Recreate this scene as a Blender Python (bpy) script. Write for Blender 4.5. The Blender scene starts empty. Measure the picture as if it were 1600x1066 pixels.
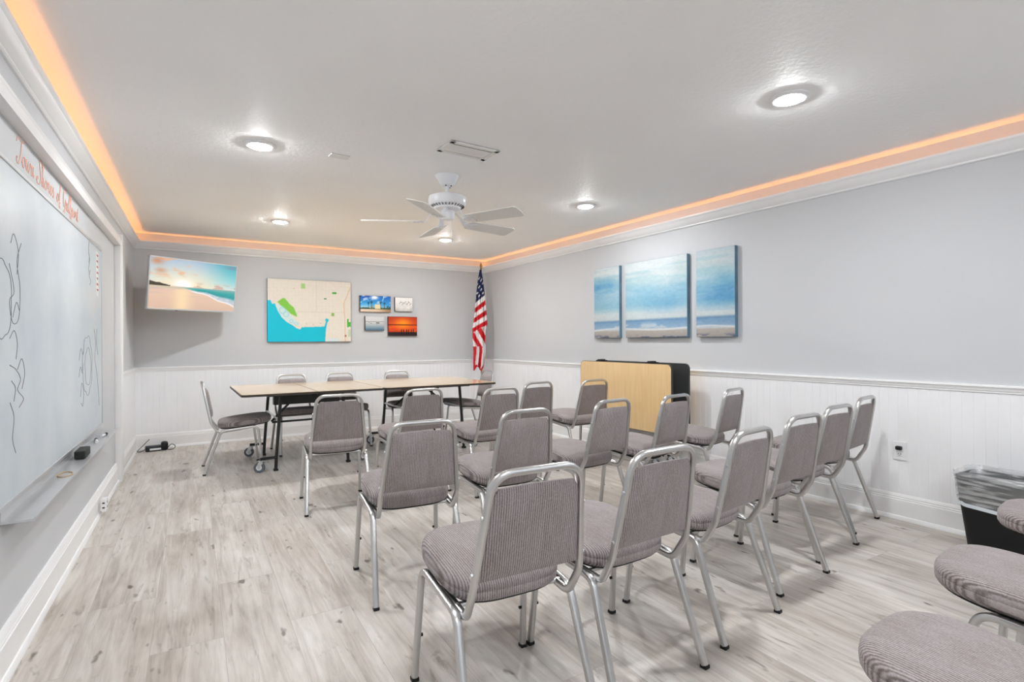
import bpy, bmesh, math, random
import numpy as np
from mathutils import Vector, Matrix
random.seed(4)
SC = bpy.context.scene
COL = SC.collection
PI = math.pi

# ------------------------------------------------------------------ materials
def srgb(r, g, b):
    f = lambda c: (c / 255 / 12.92) if c / 255 <= 0.04045 else ((c / 255 + 0.055) / 1.055) ** 2.4
    return (f(r), f(g), f(b), 1.0)

class NT:
    """small helper around a node tree"""
    def __init__(self, name):
        self.m = bpy.data.materials.new(name); self.m.use_nodes = True
        self.t = self.m.node_tree; self.n = self.t.nodes
        self.b = self.n['Principled BSDF']; self.out = self.n['Material Output']
    def add(self, kind, **kw):
        nd = self.n.new(kind)
        for k, v in kw.items():
            if k.startswith('i_'):
                key = k[2:]
                nd.inputs[int(key) if key.isdigit() else key.replace('_', ' ')].default_value = v
            else: setattr(nd, k, v)
        return nd
    def link(self, a, b): self.t.links.new(a, b)
    def coord(self, scale=(1, 1, 1), rot=(0, 0, 0), loc=(0, 0, 0), kind='Object'):
        tc = self.add('ShaderNodeTexCoord'); mp = self.add('ShaderNodeMapping')
        mp.inputs['Scale'].default_value = scale; mp.inputs['Rotation'].default_value = rot; mp.inputs['Location'].default_value = loc
        self.link(tc.outputs[kind], mp.inputs['Vector']); return mp.outputs['Vector']
    def noise(self, vec, scale, detail=2, rough=.5):
        nz = self.add('ShaderNodeTexNoise'); nz.inputs['Scale'].default_value = scale
        nz.inputs['Detail'].default_value = detail; nz.inputs['Roughness'].default_value = rough
        if vec is not None: self.link(vec, nz.inputs['Vector'])
        return nz.outputs['Fac']
    def ramp(self, fac, stops):
        r = self.add('ShaderNodeValToRGB'); e = r.color_ramp.elements
        while len(e) < len(stops): e.new(.5)
        for i, (p, c) in enumerate(stops):
            e[i].position = p; e[i].color = c if len(c) == 4 else (*c, 1)
        self.link(fac, r.inputs['Fac']); return r.outputs['Color']
    def mix(self, fac, a, b, mode='MIX'):
        m = self.add('ShaderNodeMix'); m.data_type = 'RGBA'; m.blend_type = mode
        if isinstance(fac, (int, float)): m.inputs[0].default_value = fac
        else: self.link(fac, m.inputs[0])
        for v, i in ((a, 6), (b, 7)):
            if isinstance(v, tuple): m.inputs[i].default_value = v
            else: self.link(v, m.inputs[i])
        return m.outputs[2]
    def bump(self, h, strength, dist=.002):
        b = self.add('ShaderNodeBump'); b.inputs['Strength'].default_value = strength; b.inputs['Distance'].default_value = dist
        self.link(h, b.inputs['Height']); self.link(b.outputs['Normal'], self.b.inputs['Normal'])

def plain(name, col, rough=.5, metal=0., spec=.5, var=.04, vscale=6., bump=0., bscale=200.):
    t = NT(name); b = t.b
    v = t.coord()
    c = tuple(col[:3]) + (1,)
    lo = tuple(x * (1 - var) for x in c[:3]) + (1,); hi = tuple(min(1, x * (1 + var)) for x in c[:3]) + (1,)
    t.link(t.ramp(t.noise(v, vscale), [(.3, lo), (.7, hi)]), b.inputs['Base Color'])
    b.inputs['Roughness'].default_value = rough; b.inputs['Metallic'].default_value = metal
    b.inputs['Specular IOR Level'].default_value = spec
    if bump: t.bump(t.noise(v, bscale, 3), bump)
    return t.m

def emis(name, col, strength):
    t = NT(name)
    e = t.add('ShaderNodeEmission'); e.inputs['Color'].default_value = (*col[:3], 1); e.inputs['Strength'].default_value = strength
    t.link(e.outputs[0], t.out.inputs['Surface']); return t.m

def fabric():
    t = NT('ribbed_fabric'); b = t.b
    v = t.coord(); wv = t.add('ShaderNodeTexWave', wave_type='BANDS', bands_direction='X', wave_profile='SIN')
    t.link(v, wv.inputs['Vector']); wv.inputs['Scale'].default_value = 42; wv.inputs['Distortion'].default_value = .9
    wv.inputs['Detail'].default_value = 2; wv.inputs['Detail Scale'].default_value = 3
    rib = wv.outputs['Fac']
    tuft = t.noise(t.coord(scale=(240, 190, 190)), 1.0, 2, .6); blot = t.noise(v, 8, 3); streak = t.noise(t.coord(scale=(120, 12, 12)), 1.0, 2, .5)
    c = t.ramp(rib, [(.12, srgb(86, 78, 75)), (.5, srgb(157, 148, 147)), (.9, srgb(187, 178, 179))])
    c = t.mix(.35, c, t.ramp(tuft, [(.35, srgb(78, 69, 67)), (.5, srgb(138, 128, 129)), (.65, srgb(178, 168, 171))]))
    c = t.mix(.16, c, t.ramp(streak, [(.38, srgb(88, 78, 76)), (.62, srgb(168, 159, 163))]))
    c = t.mix(.22, c, t.ramp(blot, [(.35, srgb(118, 106, 98)), (.65, srgb(157, 150, 152))]))
    t.link(c, b.inputs['Base Color']); b.inputs['Roughness'].default_value = .95
    b.inputs['Specular IOR Level'].default_value = .12; b.inputs['Sheen Weight'].default_value = .2
    t.bump(rib, .45, .002); return t.m

def metal(name, col, rough):
    t = NT(name); b = t.b
    v = t.coord(scale=(1, 1, 1)); n = t.noise(v, 14, 2)
    t.link(t.ramp(n, [(.3, tuple(x * .97 for x in col[:3])), (.7, col[:3])]), b.inputs['Base Color'])
    b.inputs['Metallic'].default_value = 1
    r = t.add('ShaderNodeMapRange'); t.link(n, r.inputs[0]); r.inputs[3].default_value = rough - .02; r.inputs[4].default_value = rough + .03
    t.link(r.outputs[0], b.inputs['Roughness']); return t.m

def wood_floor():
    t = NT('white_washed_planks'); b = t.b
    # planks run along the room; rotate so the texture's x runs along the plank
    v = t.coord(rot=(0, 0, -PI / 2 + .0216), loc=(-.05, .103, 0))
    br = t.add('ShaderNodeTexBrick'); br.offset = .37; br.offset_frequency = 2; br.squash = 1
    t.link(v, br.inputs['Vector'])
    br.inputs['Scale'].default_value = 1; br.inputs['Brick Width'].default_value = 1.5; br.inputs['Row Height'].default_value = .253
    br.inputs['Mortar Size'].default_value = .0012; br.inputs['Mortar Smooth'].default_value = .3; br.inputs['Bias'].default_value = 0
    br.inputs['Color1'].default_value = (0, 0, 0, 1); br.inputs['Color2'].default_value = (1, 1, 1, 1); br.inputs['Mortar'].default_value = (.5, .5, .5, 1)
    pid = br.outputs['Color']; seam = br.outputs['Fac']
    # shift texture coordinates per plank so grain breaks at plank edges
    sc = t.add('ShaderNodeVectorMath', operation='SCALE'); t.link(pid, sc.inputs[0]); sc.inputs['Scale'].default_value = 37.0
    ad = t.add('ShaderNodeVectorMath', operation='ADD'); t.link(v, ad.inputs[0]); t.link(sc.outputs[0], ad.inputs[1])
    def mp(s):
        m = t.add('ShaderNodeMapping'); m.inputs['Scale'].default_value = s; t.link(ad.outputs[0], m.inputs['Vector']); return m.outputs['Vector']
    grain = t.noise(mp((1.9, 26, 1)), 1, 6, .62); grain.node.inputs['Distortion'].default_value = .9
    fine = t.noise(mp((5, 160, 1)), 1, 3, .6)
    blot = t.noise(mp((1.5, 5.0, 1)), 1, 4, .62)
    streak = t.noise(mp((2.0, 11, 1)), 1.5, 5, .65); streak.node.inputs['Distortion'].default_value = 1.1
    knot = t.noise(mp((6.5, 15, 1)), 1, 2, .5)
    base = t.ramp(pid, [(0, srgb(164, 154, 144)), (.35, srgb(190, 184, 176)), (.7, srgb(204, 199, 193)), (1, srgb(180, 166, 155))])
    c = t.mix(.62, base, t.ramp(blot, [(.3, srgb(128, 114, 101)), (.46, srgb(186, 177, 168)), (.66, srgb(214, 210, 205))]))
    c = t.mix(.30, c, t.ramp(grain, [(.34, srgb(126, 114, 104)), (.5, srgb(196, 189, 182)), (.66, srgb(228, 226, 223))]))
    c = t.mix(.06, c, t.ramp(fine, [(.35, srgb(120, 108, 98)), (.6, srgb(222, 217, 213))]))
    sm = t.ramp(streak, [(.585, (0, 0, 0)), (.70, (.62,) * 3)])
    c = t.mix(sm, c, srgb(122, 110, 100))
    km = t.ramp(knot, [(.685, (0, 0, 0)), (.75, (.85,) * 3)])
    c = t.mix(km, c, srgb(92, 80, 71))
    c = t.mix(t.ramp(seam, [(.0, (0, 0, 0)), (1, (.45,) * 3)]), c, srgb(112, 102, 95))
    t.link(c, b.inputs['Base Color'])
    b.inputs['Roughness'].default_value = .38; b.inputs['Specular IOR Level'].default_value = .4
    t.bump(grain, .06, .001); return t.m

def laminate():
    t = NT('maple_laminate'); b = t.b
    v = t.coord(scale=(2, 30, 2)); g = t.noise(v, 1.5, 4, .6); v2 = t.coord(); bl = t.noise(v2, 5, 2)
    c = t.ramp(g, [(.3, srgb(226, 190, 136)), (.7, srgb(237, 206, 156))])
    c = t.mix(.25, c, t.ramp(bl, [(.3, srgb(219, 178, 120)), (.7, srgb(236, 203, 152))]))
    t.link(c, b.inputs['Base Color']); b.inputs['Roughness'].default_value = .3; b.inputs['Specular IOR Level'].default_value = .6; b.inputs['Coat Weight'].default_value = 1.0; b.inputs['Coat Roughness'].default_value = .12
    return t.m

def attr_mat(name, rough=.6, emit=0., bump=0.):
    t = NT(name); a = t.add('ShaderNodeAttribute'); a.attribute_name = 'paint'
    t.link(a.outputs['Color'], t.b.inputs['Base Color']); t.b.inputs['Roughness'].default_value = rough
    t.b.inputs['Specular IOR Level'].default_value = .3
    if emit:
        t.link(a.outputs['Color'], t.b.inputs['Emission Color']); t.b.inputs['Emission Strength'].default_value = emit
        t.b.inputs['Base Color'].default_value = (.02, .02, .02, 1)
        for l in list(t.b.inputs['Base Color'].links): t.t.links.remove(l)
    if bump: t.bump(t.noise(t.coord(), 900, 2), bump, .001)
    return t.m

def ceiling_mat():
    t = NT('knockdown_ceiling_paint'); b = t.b
    v = t.coord(); n = t.noise(v, 38, 4, .55); n2 = t.noise(v, 1.3, 2)
    t.link(t.ramp(n2, [(.3, (.89, .89, .89)), (.7, (.92, .92, .92))]), b.inputs['Base Color'])
    b.inputs['Roughness'].default_value = .6; b.inputs['Specular IOR Level'].default_value = .22
    t.bump(t.ramp(n, [(.42, (0, 0, 0)), (.6, (1, 1, 1))]), .18, .004); return t.m

def liner_mat():
    t = NT('clear_plastic_liner')
    tr = t.add('ShaderNodeBsdfTransparent'); gl = t.add('ShaderNodeBsdfGlossy'); gl.inputs['Roughness'].default_value = .18
    df = t.add('ShaderNodeBsdfDiffuse'); df.inputs['Color'].default_value = (.85, .88, .9, 1)
    v = t.coord(scale=(3.5, 2.2, 24)); n = t.noise(v, 3, 2)
    m1 = t.add('ShaderNodeMixShader'); m1.inputs[0].default_value = .45; t.link(df.outputs[0], m1.inputs[1]); t.link(gl.outputs[0], m1.inputs[2])
    m2 = t.add('ShaderNodeMixShader'); t.link(t.ramp(n, [(.45, (.20,) * 3), (.60, (.60,) * 3)]), m2.inputs[0])
    t.link(tr.outputs[0], m2.inputs[1]); t.link(m1.outputs[0], m2.inputs[2])
    t.link(m2.outputs[0], t.out.inputs['Surface']); t.bump(n, .6, .004)
    bn = [x for x in t.n if x.type == 'BUMP'][0]; t.link(bn.outputs[0], gl.inputs['Normal']); t.link(bn.outputs[0], df.inputs['Normal'])
    return t.m

def board_mat():
    t = NT('whiteboard_enamel'); b = t.b
    v = t.coord(scale=(1, 1, 1)); n = t.noise(v, 2.5, 4, .6)
    t.link(t.ramp(n, [(.3, srgb(186, 196, 204)), (.7, srgb(204, 211, 216))]), b.inputs['Base Color'])
    b.inputs['Roughness'].default_value = .34; b.inputs['Specular IOR Level'].default_value = .35; return t.m

def pane_mat():
    t = NT('added_window_glass'); tr = t.add('ShaderNodeBsdfTransparent'); gl = t.add('ShaderNodeBsdfGlossy'); gl.inputs['Roughness'].default_value = .02
    m = t.add('ShaderNodeMixShader'); m.inputs[0].default_value = .06; t.link(tr.outputs[0], m.inputs[1]); t.link(gl.outputs[0], m.inputs[2]); t.link(m.outputs[0], t.out.inputs['Surface']); return t.m

M = dict(
    glass=pane_mat(), hem=plain('milky_plastic', (.62, .66, .70), .3),
    wall=plain('grey_wall_paint', (.575, .588, .608), .6, bump=.03, bscale=180, var=.015, vscale=1.2),
    trim=plain('white_trim_paint', (.84, .84, .845), .32, var=.01),
    bead=plain('white_beadboard_paint', (.86, .865, .88), .4, var=.01),
    ceil=ceiling_mat(), floor=wood_floor(), fabric=fabric(),
    alu=metal('brushed_aluminium', (.60, .595, .59), .30), steel=metal('zinc_plated_steel', (.66, .68, .70), .32),
    black=plain('black_plastic', (.008, .008, .009), .5, spec=.3), blackm=plain('black_painted_steel', (.010, .010, .011), .35),
    dark=plain('charcoal_underside', (.030, .032, .031), .55), lam=laminate(),
    edge=plain('dark_edge_band', (.035, .026, .02), .45), rubber=plain('grey_rubber', (.10, .12, .15), .6),
    white=plain('white_plastic', (.82, .82, .83), .35, var=.01), fan=plain('white_fan_enamel', (.80, .81, .84), .3, var=.01),
    blade=plain('fan_blade_white', (.76, .755, .73), .5, var=.02),
    silver=plain('silver_frame', (.62, .63, .65), .28, metal=.6, var=.02),
    board=board_mat(), ink=plain('black_marker_ink', (.10, .10, .11), .6), green=plain('green_marker_ink', (.03, .2, .06), .6),
    redink=plain('red_print', (.45, .07, .06), .6), paper=plain('white_paper', (.8, .8, .8), .7),
    script=plain('peach_vinyl_lettering', srgb(238, 168, 142), .5), brass=plain('brass', (.55, .36, .10), .3, metal=1),
    lens=emis('downlight_lens', (.965, .985, 1.0), 520.), led=emis('amber_led', (1.0, .37, .09), 14.),
    liner=liner_mat(), pole=plain('oak_flag_pole', (.30, .16, .06), .4), tan=plain('tan_rubber_band', srgb(196, 160, 104), .6),
    felt=plain('charcoal_felt', (.03, .032, .03), .95), navy=plain('dark_blue_plastic', (.008, .010, .016), .35),
    art=attr_mat('painted_canvas', .75, 0, .25), photo=attr_mat('printed_canvas', .5), screen=attr_mat('lit_screen', .25, .95),
    flag=attr_mat('flag_nylon', .7), wrapedge=plain('blue_canvas_wrap', srgb(96, 128, 148), .7, var=.25, vscale=5),  # seascape edges carry the painting round in a darker blue
    dkwrap=plain('dark_canvas_wrap', srgb(70, 62, 56), .7),
    stone=plain('stand_base_metal', (.5, .38, .14), .35, metal=1), vent=plain('vent_white', (.78, .77, .75), .45),
    ventdark=plain('duct_dark', (.05, .05, .05), .8), soil=plain('grey_glass', (.5, .5, .5), .3),
)

# ------------------------------------------------------------------ mesh helpers
def link(o, parent=None):
    COL.objects.link(o)
    if parent is not None: o.parent = parent
    return o

def obj(name, bm, mat, parent=None, smooth=False, loc=None, rotz=None, normals=True):
    if normals: bmesh.ops.recalc_face_normals(bm, faces=bm.faces)
    me = bpy.data.meshes.new(name); bm.to_mesh(me); bm.free()
    for m in (mat if isinstance(mat, (list, tuple)) else [mat]): me.materials.append(m)
    if smooth:
        for p in me.polygons: p.use_smooth = True
        me.set_sharp_from_angle(angle=math.radians(smooth if smooth > 1 else 40))
    o = bpy.data.objects.new(name, me); link(o, parent)
    if loc: o.location = loc
    if rotz is not None: o.rotation_euler[2] = rotz
    return o

def tag(o, label, cat, group=None):
    o['label'] = label; o['category'] = cat
    if group: o['group'] = group
    return o

def thing(name, label, cat, loc=(0, 0, 0), rotz=0., group=None):
    o = bpy.data.objects.new(name, None); o.empty_display_size = .1; COL.objects.link(o)
    o.location = loc; o.rotation_euler = (0, 0, rotz)
    return tag(o, label, cat, group)

def struct(name, bm, mat, smooth=False, **k):
    o = obj(name, bm, mat, None, smooth, **k); o['kind'] = 'structure'; return o

def dup(root, loc, rotz, label, group=None):
    def cp(o, parent):
        c = o.copy(); COL.objects.link(c)
        if parent is not None: c.parent = parent
        for ch in list(o.children): cp(ch, c)
        return c
    r = cp(root, None); r.location = loc; r.rotation_euler = (0, 0, rotz); r['label'] = label
    if group: r['group'] = group
    return r

def box(bm, x0, x1, y0, y1, z0, z1, bev=0., seg=2):
    g = bmesh.ops.create_cube(bm, size=1)
    vs = g['verts']
    for v in vs:
        v.co = Vector(((x0 + x1) / 2 + v.co.x * (x1 - x0), (y0 + y1) / 2 + v.co.y * (y1 - y0), (z0 + z1) / 2 + v.co.z * (z1 - z0)))
    if bev:
        es = list({e for v in vs for e in v.link_edges})
        bmesh.ops.bevel(bm, geom=es, offset=bev, segments=seg, affect='EDGES', profile=.5)
    return bm

def B(*a, **k): return box(bmesh.new(), *a, **k)

def fillet(pts, radii, n=6):
    out = [Vector(pts[0])]
    for i in range(1, len(pts) - 1):
        p, a, b = Vector(pts[i]), Vector(pts[i - 1]), Vector(pts[i + 1]); r = radii[i - 1]
        if r <= 0: out.append(p); continue
        u, v = (a - p).normalized(), (b - p).normalized(); ang = u.angle(v)
        d = min(r / math.tan(ang / 2), (a - p).length * .49, (b - p).length * .49)
        s, e = p + u * d, p + v * d
        for k in range(n + 1):
            t = k / n; out.append((s * (1 - t) + p * t) * (1 - t) + (p * (1 - t) + e * t) * t)
    out.append(Vector(pts[-1])); return out

def tube(bm, pts, r, seg=10, cap=True, closed=False, ry=None, up=None, sq=2.0):
    """sweep a (super)ellipse of half sizes r, ry along pts"""
    pts = [Vector(p) for p in pts]; ry = ry or r; n = len(pts); rings = []
    T = []
    for i in range(n):
        if closed: a, b = pts[i - 1], pts[(i + 1) % n]
        else: a, b = pts[max(i - 1, 0)], pts[min(i + 1, n - 1)]
        T.append((b - a).normalized())
    N = Vector(up) if up else (Vector((0, 0, 1)) if abs(T[0].z) < .9 else Vector((1, 0, 0)))
    N = (N - T[0] * N.dot(T[0])).normalized()
    for i in range(n):
        N = (N - T[i] * N.dot(T[i]))
        N = N.normalized() if N.length > 1e-6 else T[i].orthogonal().normalized()
        Bn = T[i].cross(N); ring = []
        rr = r[i] if isinstance(r, (list, tuple)) else r; ryy = ry[i] if isinstance(ry, (list, tuple)) else ry
        for k in range(seg):
            a = 2 * PI * (k + .5) / seg; c, s = math.cos(a), math.sin(a)
            cx = math.copysign(abs(c) ** (2 / sq), c); sy = math.copysign(abs(s) ** (2 / sq), s)
            ring.append(bm.verts.new(pts[i] + N * (cx * rr) + Bn * (sy * ryy)))
        rings.append(ring)
    m = n if closed else n - 1
    for i in range(m):
        A, Bq = rings[i], rings[(i + 1) % n]
        for k in range(seg): bm.faces.new((A[k], A[(k + 1) % seg], Bq[(k + 1) % seg], Bq[k]))
    if cap and not closed: bm.faces.new(rings[0][::-1]); bm.faces.new(rings[-1])
    return bm

def TB(*a, **k): return tube(bmesh.new(), *a, **k)

def cyl(bm, p0, p1, r, seg=16, r2=None):
    return tube(bm, [p0, p1], [r, r if r2 is None else r2], seg, True, ry=[r, r if r2 is None else r2])

def lathe(bm, prof, seg=32, cx=0, cy=0):
    rings = []
    for r, z in prof:
        if r < 1e-6: rings.append([bm.verts.new((cx, cy, z))])
        else: rings.append([bm.verts.new((cx + r * math.cos(2 * PI * k / seg), cy + r * math.sin(2 * PI * k / seg), z)) for k in range(seg)])
    for a, b in zip(rings, rings[1:]):
        if len(a) == 1 and len(b) == 1: continue
        for k in range(seg):
            k2 = (k + 1) % seg
            if len(a) == 1: bm.faces.new((a[0], b[k], b[k2]))
            elif len(b) == 1: bm.faces.new((a[k], a[k2], b[0]))
            else: bm.faces.new((a[k], a[k2], b[k2], b[k]))
    return bm

def prism(bm, poly, axis, a0, a1):
    """extrude 2-D polygon; axis 'x': poly=(y,z); 'y': poly=(x,z); 'z': poly=(x,y)"""
    f = {'x': lambda p, a: (a, p[0], p[1]), 'y': lambda p, a: (p[0], a, p[1]), 'z': lambda p, a: (p[0], p[1], a)}[axis]
    A = [bm.verts.new(f(p, a0)) for p in poly]; Bv = [bm.verts.new(f(p, a1)) for p in poly]
    n = len(poly)
    for i in range(n): bm.faces.new((A[i], A[(i + 1) % n], Bv[(i + 1) % n], Bv[i]))
    bm.faces.new(A[::-1]); bm.faces.new(Bv); return bm

def rrect(w, h, r, cx=0, cy=0, n=5):
    pts = []
    for sx, sy, a0 in ((1, 1, 0), (-1, 1, 90), (-1, -1, 180), (1, -1, 270)):
        for k in range(n + 1):
            a = math.radians(a0 + 90 * k / n)
            pts.append((cx + sx * (w / 2 - r) + r * math.cos(a), cy + sy * (h / 2 - r) + r * math.sin(a)))
    return pts

def catmull(pts, n=6):
    P = [Vector(p) for p in pts]; P = [P[0] * 2 - P[1]] + P + [P[-1] * 2 - P[-2]]; out = []
    for i in range(1, len(P) - 2):
        for k in range(n):
            t = k / n; a, b, c, d = P[i - 1], P[i], P[i + 1], P[i + 2]
            out.append(.5 * ((2 * b) + (c - a) * t + (2 * a - 5 * b + 4 * c - d) * t * t + (3 * b - a - 3 * c + d) * t ** 3))
    out.append(P[-2]); return out

# ------------------------------------------------------------------ the room
W, D, H, YF = 4.0936, 7.374, 2.44, -1.7
LA, LS = -.619, .02828
def XL(y): return LA + LS * y
th = math.atan(LS); LD = Vector((math.sin(th), math.cos(th), 0)); LN = Vector((math.cos(th), -math.sin(th), 0))
def leftp(y, off=0., z=0.): return Vector((XL(y), y, z)) + LN * off   # a point on the left wall
corners = [Vector((XL(YF), YF, 0)), Vector((XL(D), D, 0)), Vector((W, D, 0)), Vector((W, YF, 0))]
DIRS = [(corners[1] - corners[0]).normalized(), Vector((1, 0, 0)), Vector((0, -1, 0))]
NRM = [LN, Vector((0, -1, 0)), Vector((-1, 0, 0))]

def run(bm, wall, prof, s0=None, s1=None, closed=True):
    """sweep (offset, z) profile along wall 0 left / 1 back / 2 right, mitred in the two far corners"""
    a, b = corners[wall], corners[wall + 1]; d = DIRS[wall]; n = NRM[wall]
    def mitre(i):        # offset direction at corner i
        n1, n2 = NRM[i - 1], NRM[i]; m = n1 + n2; return m / m.dot(n1)
    A, Bv = [], []
    for off, z in prof:
        pa = (a + mitre(wall) * off) if (s0 is None and wall > 0) else (a + n * off + d * (s0 or 0))
        pb = (b + mitre(wall + 1) * off) if (s1 is None and wall < 2) else ((b if s1 is None else a + d * s1) + n * off)
        A.append(bm.verts.new((pa.x, pa.y, z))); Bv.append(bm.verts.new((pb.x, pb.y, z)))
    k = len(prof)
    for i in range(k if closed else k - 1): bm.faces.new((A[i], A[(i + 1) % k], Bv[(i + 1) % k], Bv[i]))
    if closed: bm.faces.new(A[::-1]); bm.faces.new(Bv)
    return bm

struct('floor', B(-1.0, W + .2, YF - .2, D + .2, -.12, 0), M['floor'])
struct('ceiling', B(-1.0, W + .2, YF - .2, D + .2, H, H + .12), M['ceil'])
bm = bmesh.new(); prism(bm, [(XL(YF - .1), YF - .1), (XL(D), D), (XL(D) - .12, D), (XL(YF - .1) - .12, YF - .1)], 'z', 0, H)
struct('wall_left', bm, M['wall'])
struct('wall_back', B(-.7, W + .12, D, D + .12, 0, H), M['wall'])
struct('wall_right', B(W, W + .12, YF - .1, D, 0, H), M['wall'])
WX0, WX1, WZ_0, WZ_1 = .3, 3.3, .95, 2.12
bm = bmesh.new()
for a in ((XL(YF), WX0, 0, H), (WX1, W, 0, H), (WX0, WX1, 0, WZ_0), (WX0, WX1, WZ_1, H)): box(bm, a[0], a[1], YF - .12, YF, a[2], a[3])
struct('wall_front', bm, M['wall'])
bm = bmesh.new()
for a in ((WX0, WX0 + .05, WZ_0, WZ_1), (WX1 - .05, WX1, WZ_0, WZ_1), (WX0, WX1, WZ_0, WZ_0 + .05), (WX0, WX1, WZ_1 - .05, WZ_1), (1.775, 1.825, WZ_0, WZ_1)): box(bm, a[0], a[1], YF - .09, YF - .03, a[2], a[3])
wf = struct('added_window_1', bm, M['trim']); wf['kind'] = 'structure'  # unseen window, added behind the camera to let in fill daylight
obj('pane', B(WX0 + .05, WX1 - .05, YF - .062, YF - .058, WZ_0 + .05, WZ_1 - .05), M['glass'], wf)
pl = bpy.data.lights.new('added_window_portal', 'AREA'); pl.shape = 'RECTANGLE'; pl.size = WX1 - WX0; pl.size_y = WZ_1 - WZ_0; pl.cycles.is_portal = True  # portal for the sky light entering by the added window
po = bpy.data.objects.new('added_window_portal', pl); COL.objects.link(po); po.location = ((WX0 + WX1) / 2, YF - .1, (WZ_0 + WZ_1) / 2); po.rotation_euler = (math.radians(90), 0, 0)

RT, RB = .925, .875     # chair rail top / bottom
def bead_profile(L, pitch=.0572, d=.010, g=.0026):
    pts = []; s = 0
    while s < L:
        e = min(s + pitch, L)
        pts += [(s, d), (e - 2 * g, d)]
        if e < L: pts += [(e - 1.4 * g, d - .002), (e - .4 * g, d - .002), (e, d)]
        s = e
    pts.append((L, d)); return pts
def bead(wall, s0, s1):
    bm = bmesh.new(); a = corners[wall]; d = DIRS[wall]; n = NRM[wall]
    pr = [(s + s0, o) for s, o in bead_profile(s1 - s0)]
    lo, hi = [], []
    for s, o in pr:
        p = a + d * s + n * o
        lo.append(bm.verts.new((p.x, p.y, .15))); hi.append(bm.verts.new((p.x, p.y, RB + .02)))
    for i in range(len(pr) - 1):
        if (lo[i].co - lo[i + 1].co).length > 1e-7: bm.faces.new((lo[i], lo[i + 1], hi[i + 1], hi[i]))
    return bm
LLEN = (corners[1] - corners[0]).length
POST0, POST1 = 5.74, 5.83
sp = (leftp(POST1) - corners[0]).length; sp0 = (leftp(POST0) - corners[0]).length
struct('trim_1', bead(1, .01, (corners[2] - corners[1]).length - .01), M['bead'])
struct('trim_2', bead(2, .01, D - YF), M['bead'])
struct('trim_3', bead(0, sp + .002, LLEN - .01), M['bead'])
rail = [(0, RT), (.022, RT), (.030, RT - .004), (.031, RT - .012), (.024, RT - .020), (.021, RT - .034), (.017, RT - .038), (.017, RB + .004), (.012, RB), (0, RB)]
struct('trim_4', run(bmesh.new(), 1, rail), M['trim'], 30)
struct('trim_5', run(bmesh.new(), 2, rail), M['trim'], 30)
struct('trim_6', run(bmesh.new(), 0, rail, s0=sp + .001), M['trim'], 30)
base = [(0, 0), (.034, 0), (.033, .012), (.026, .024), (.021, .026), (.021, .128), (.017, .132), (.019, .138), (.015, .146), (.017, .150), (.013, .164), (.010, .170), (0, .170)]
struct('baseboard_back', run(bmesh.new(), 1, base), M['trim'], 30)
struct('baseboard_right', run(bmesh.new(), 2, base), M['trim'], 30)
bm = bmesh.new(); run(bm, 0, base, s1=sp0 - .001); run(bm, 0, base, s0=sp + .001)
struct('baseboard_left', bm, M['trim'], 30)
# crown moulding set below the ceiling, open trough behind it for the light strip
crown = [(0, 2.262), (.010, 2.262), (.016, 2.268), (.016, 2.276), (.022, 2.280), (.036, 2.298), (.052, 2.318), (.054, 2.326), (.060, 2.332),
         (.064, 2.338), (.064, 2.352), (.058, 2.354), (.046, 2.330), (.028, 2.300), (.022, 2.280), (0, 2.276)]
crown = crown[:-2] + [(.020, 2.284), (0, 2.282)]
for i, nm in enumerate(('trim_7', 'trim_8', 'trim_9')): struct(nm, run(bmesh.new(), i, crown), M['trim'], 30)
# casing round the whiteboard part of the left wall
hd = [(0, 2.045), (.047, 2.045), (.047, 2.092), (.040, 2.097), (.044, 2.104), (.038, 2.112), (.042, 2.120), (.034, 2.128), (.030, 2.138), (.022, 2.146), (0, 2.146)]
struct('trim_10', run(bmesh.new(), 0, hd, s0=.0, s1=sp + .006), M['trim'], 30)
def lbox(y0, y1, o0, o1, z0, z1, bm=None, bev=0.):
    bm = bm or bmesh.new(); bmt = bmesh.new()
    s0, s1 = (leftp(y0) - corners[0]).length, (leftp(y1) - corners[0]).length
    box(bmt, s0, s1, o0, o1, z0, z1, bev)
    mtx = Matrix(((LD.x, LN.x, 0, corners[0].x), (LD.y, LN.y, 0, corners[0].y), (0, 0, 1, 0), (0, 0, 0, 1)))
    bmesh.ops.transform(bmt, matrix=mtx, verts=bmt.verts)
    tmp = bpy.data.meshes.new('t'); bmt.to_mesh(tmp); bmt.free(); bm.from_mesh(tmp); bpy.data.meshes.remove(tmp)
    return bm
bm = lbox(POST0, POST1, 0, .047, 0, 2.044, bev=.003)
for k in (.022, .05, .075): lbox(POST0 + k - .006, POST0 + k + .006, .045, .052, .0, 2.044, bm, .003)
lbox(POST1 - .012, POST1 + .004, .0, .054, 0, 2.15, bm, .003)
struct('trim_11', bm, M['trim'], 30)

# cove light strips: amber emitters lying in the trough
for i, side in enumerate(('left', 'back', 'right')):
    o = obj('cove_light_strip', run(bmesh.new(), i, [(.006, 2.2835), (.017, 2.2855), (.017, 2.290), (.006, 2.290)]), M['led'])
    tag(o, {'left': 'amber light strip glowing behind the crown moulding above the whiteboard wall',
            'back': 'amber light strip glowing behind the crown moulding above the map wall',
            'right': 'amber light strip glowing behind the crown moulding above the seascape paintings'}[side], 'light strip', 'amber cove light strips')

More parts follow.
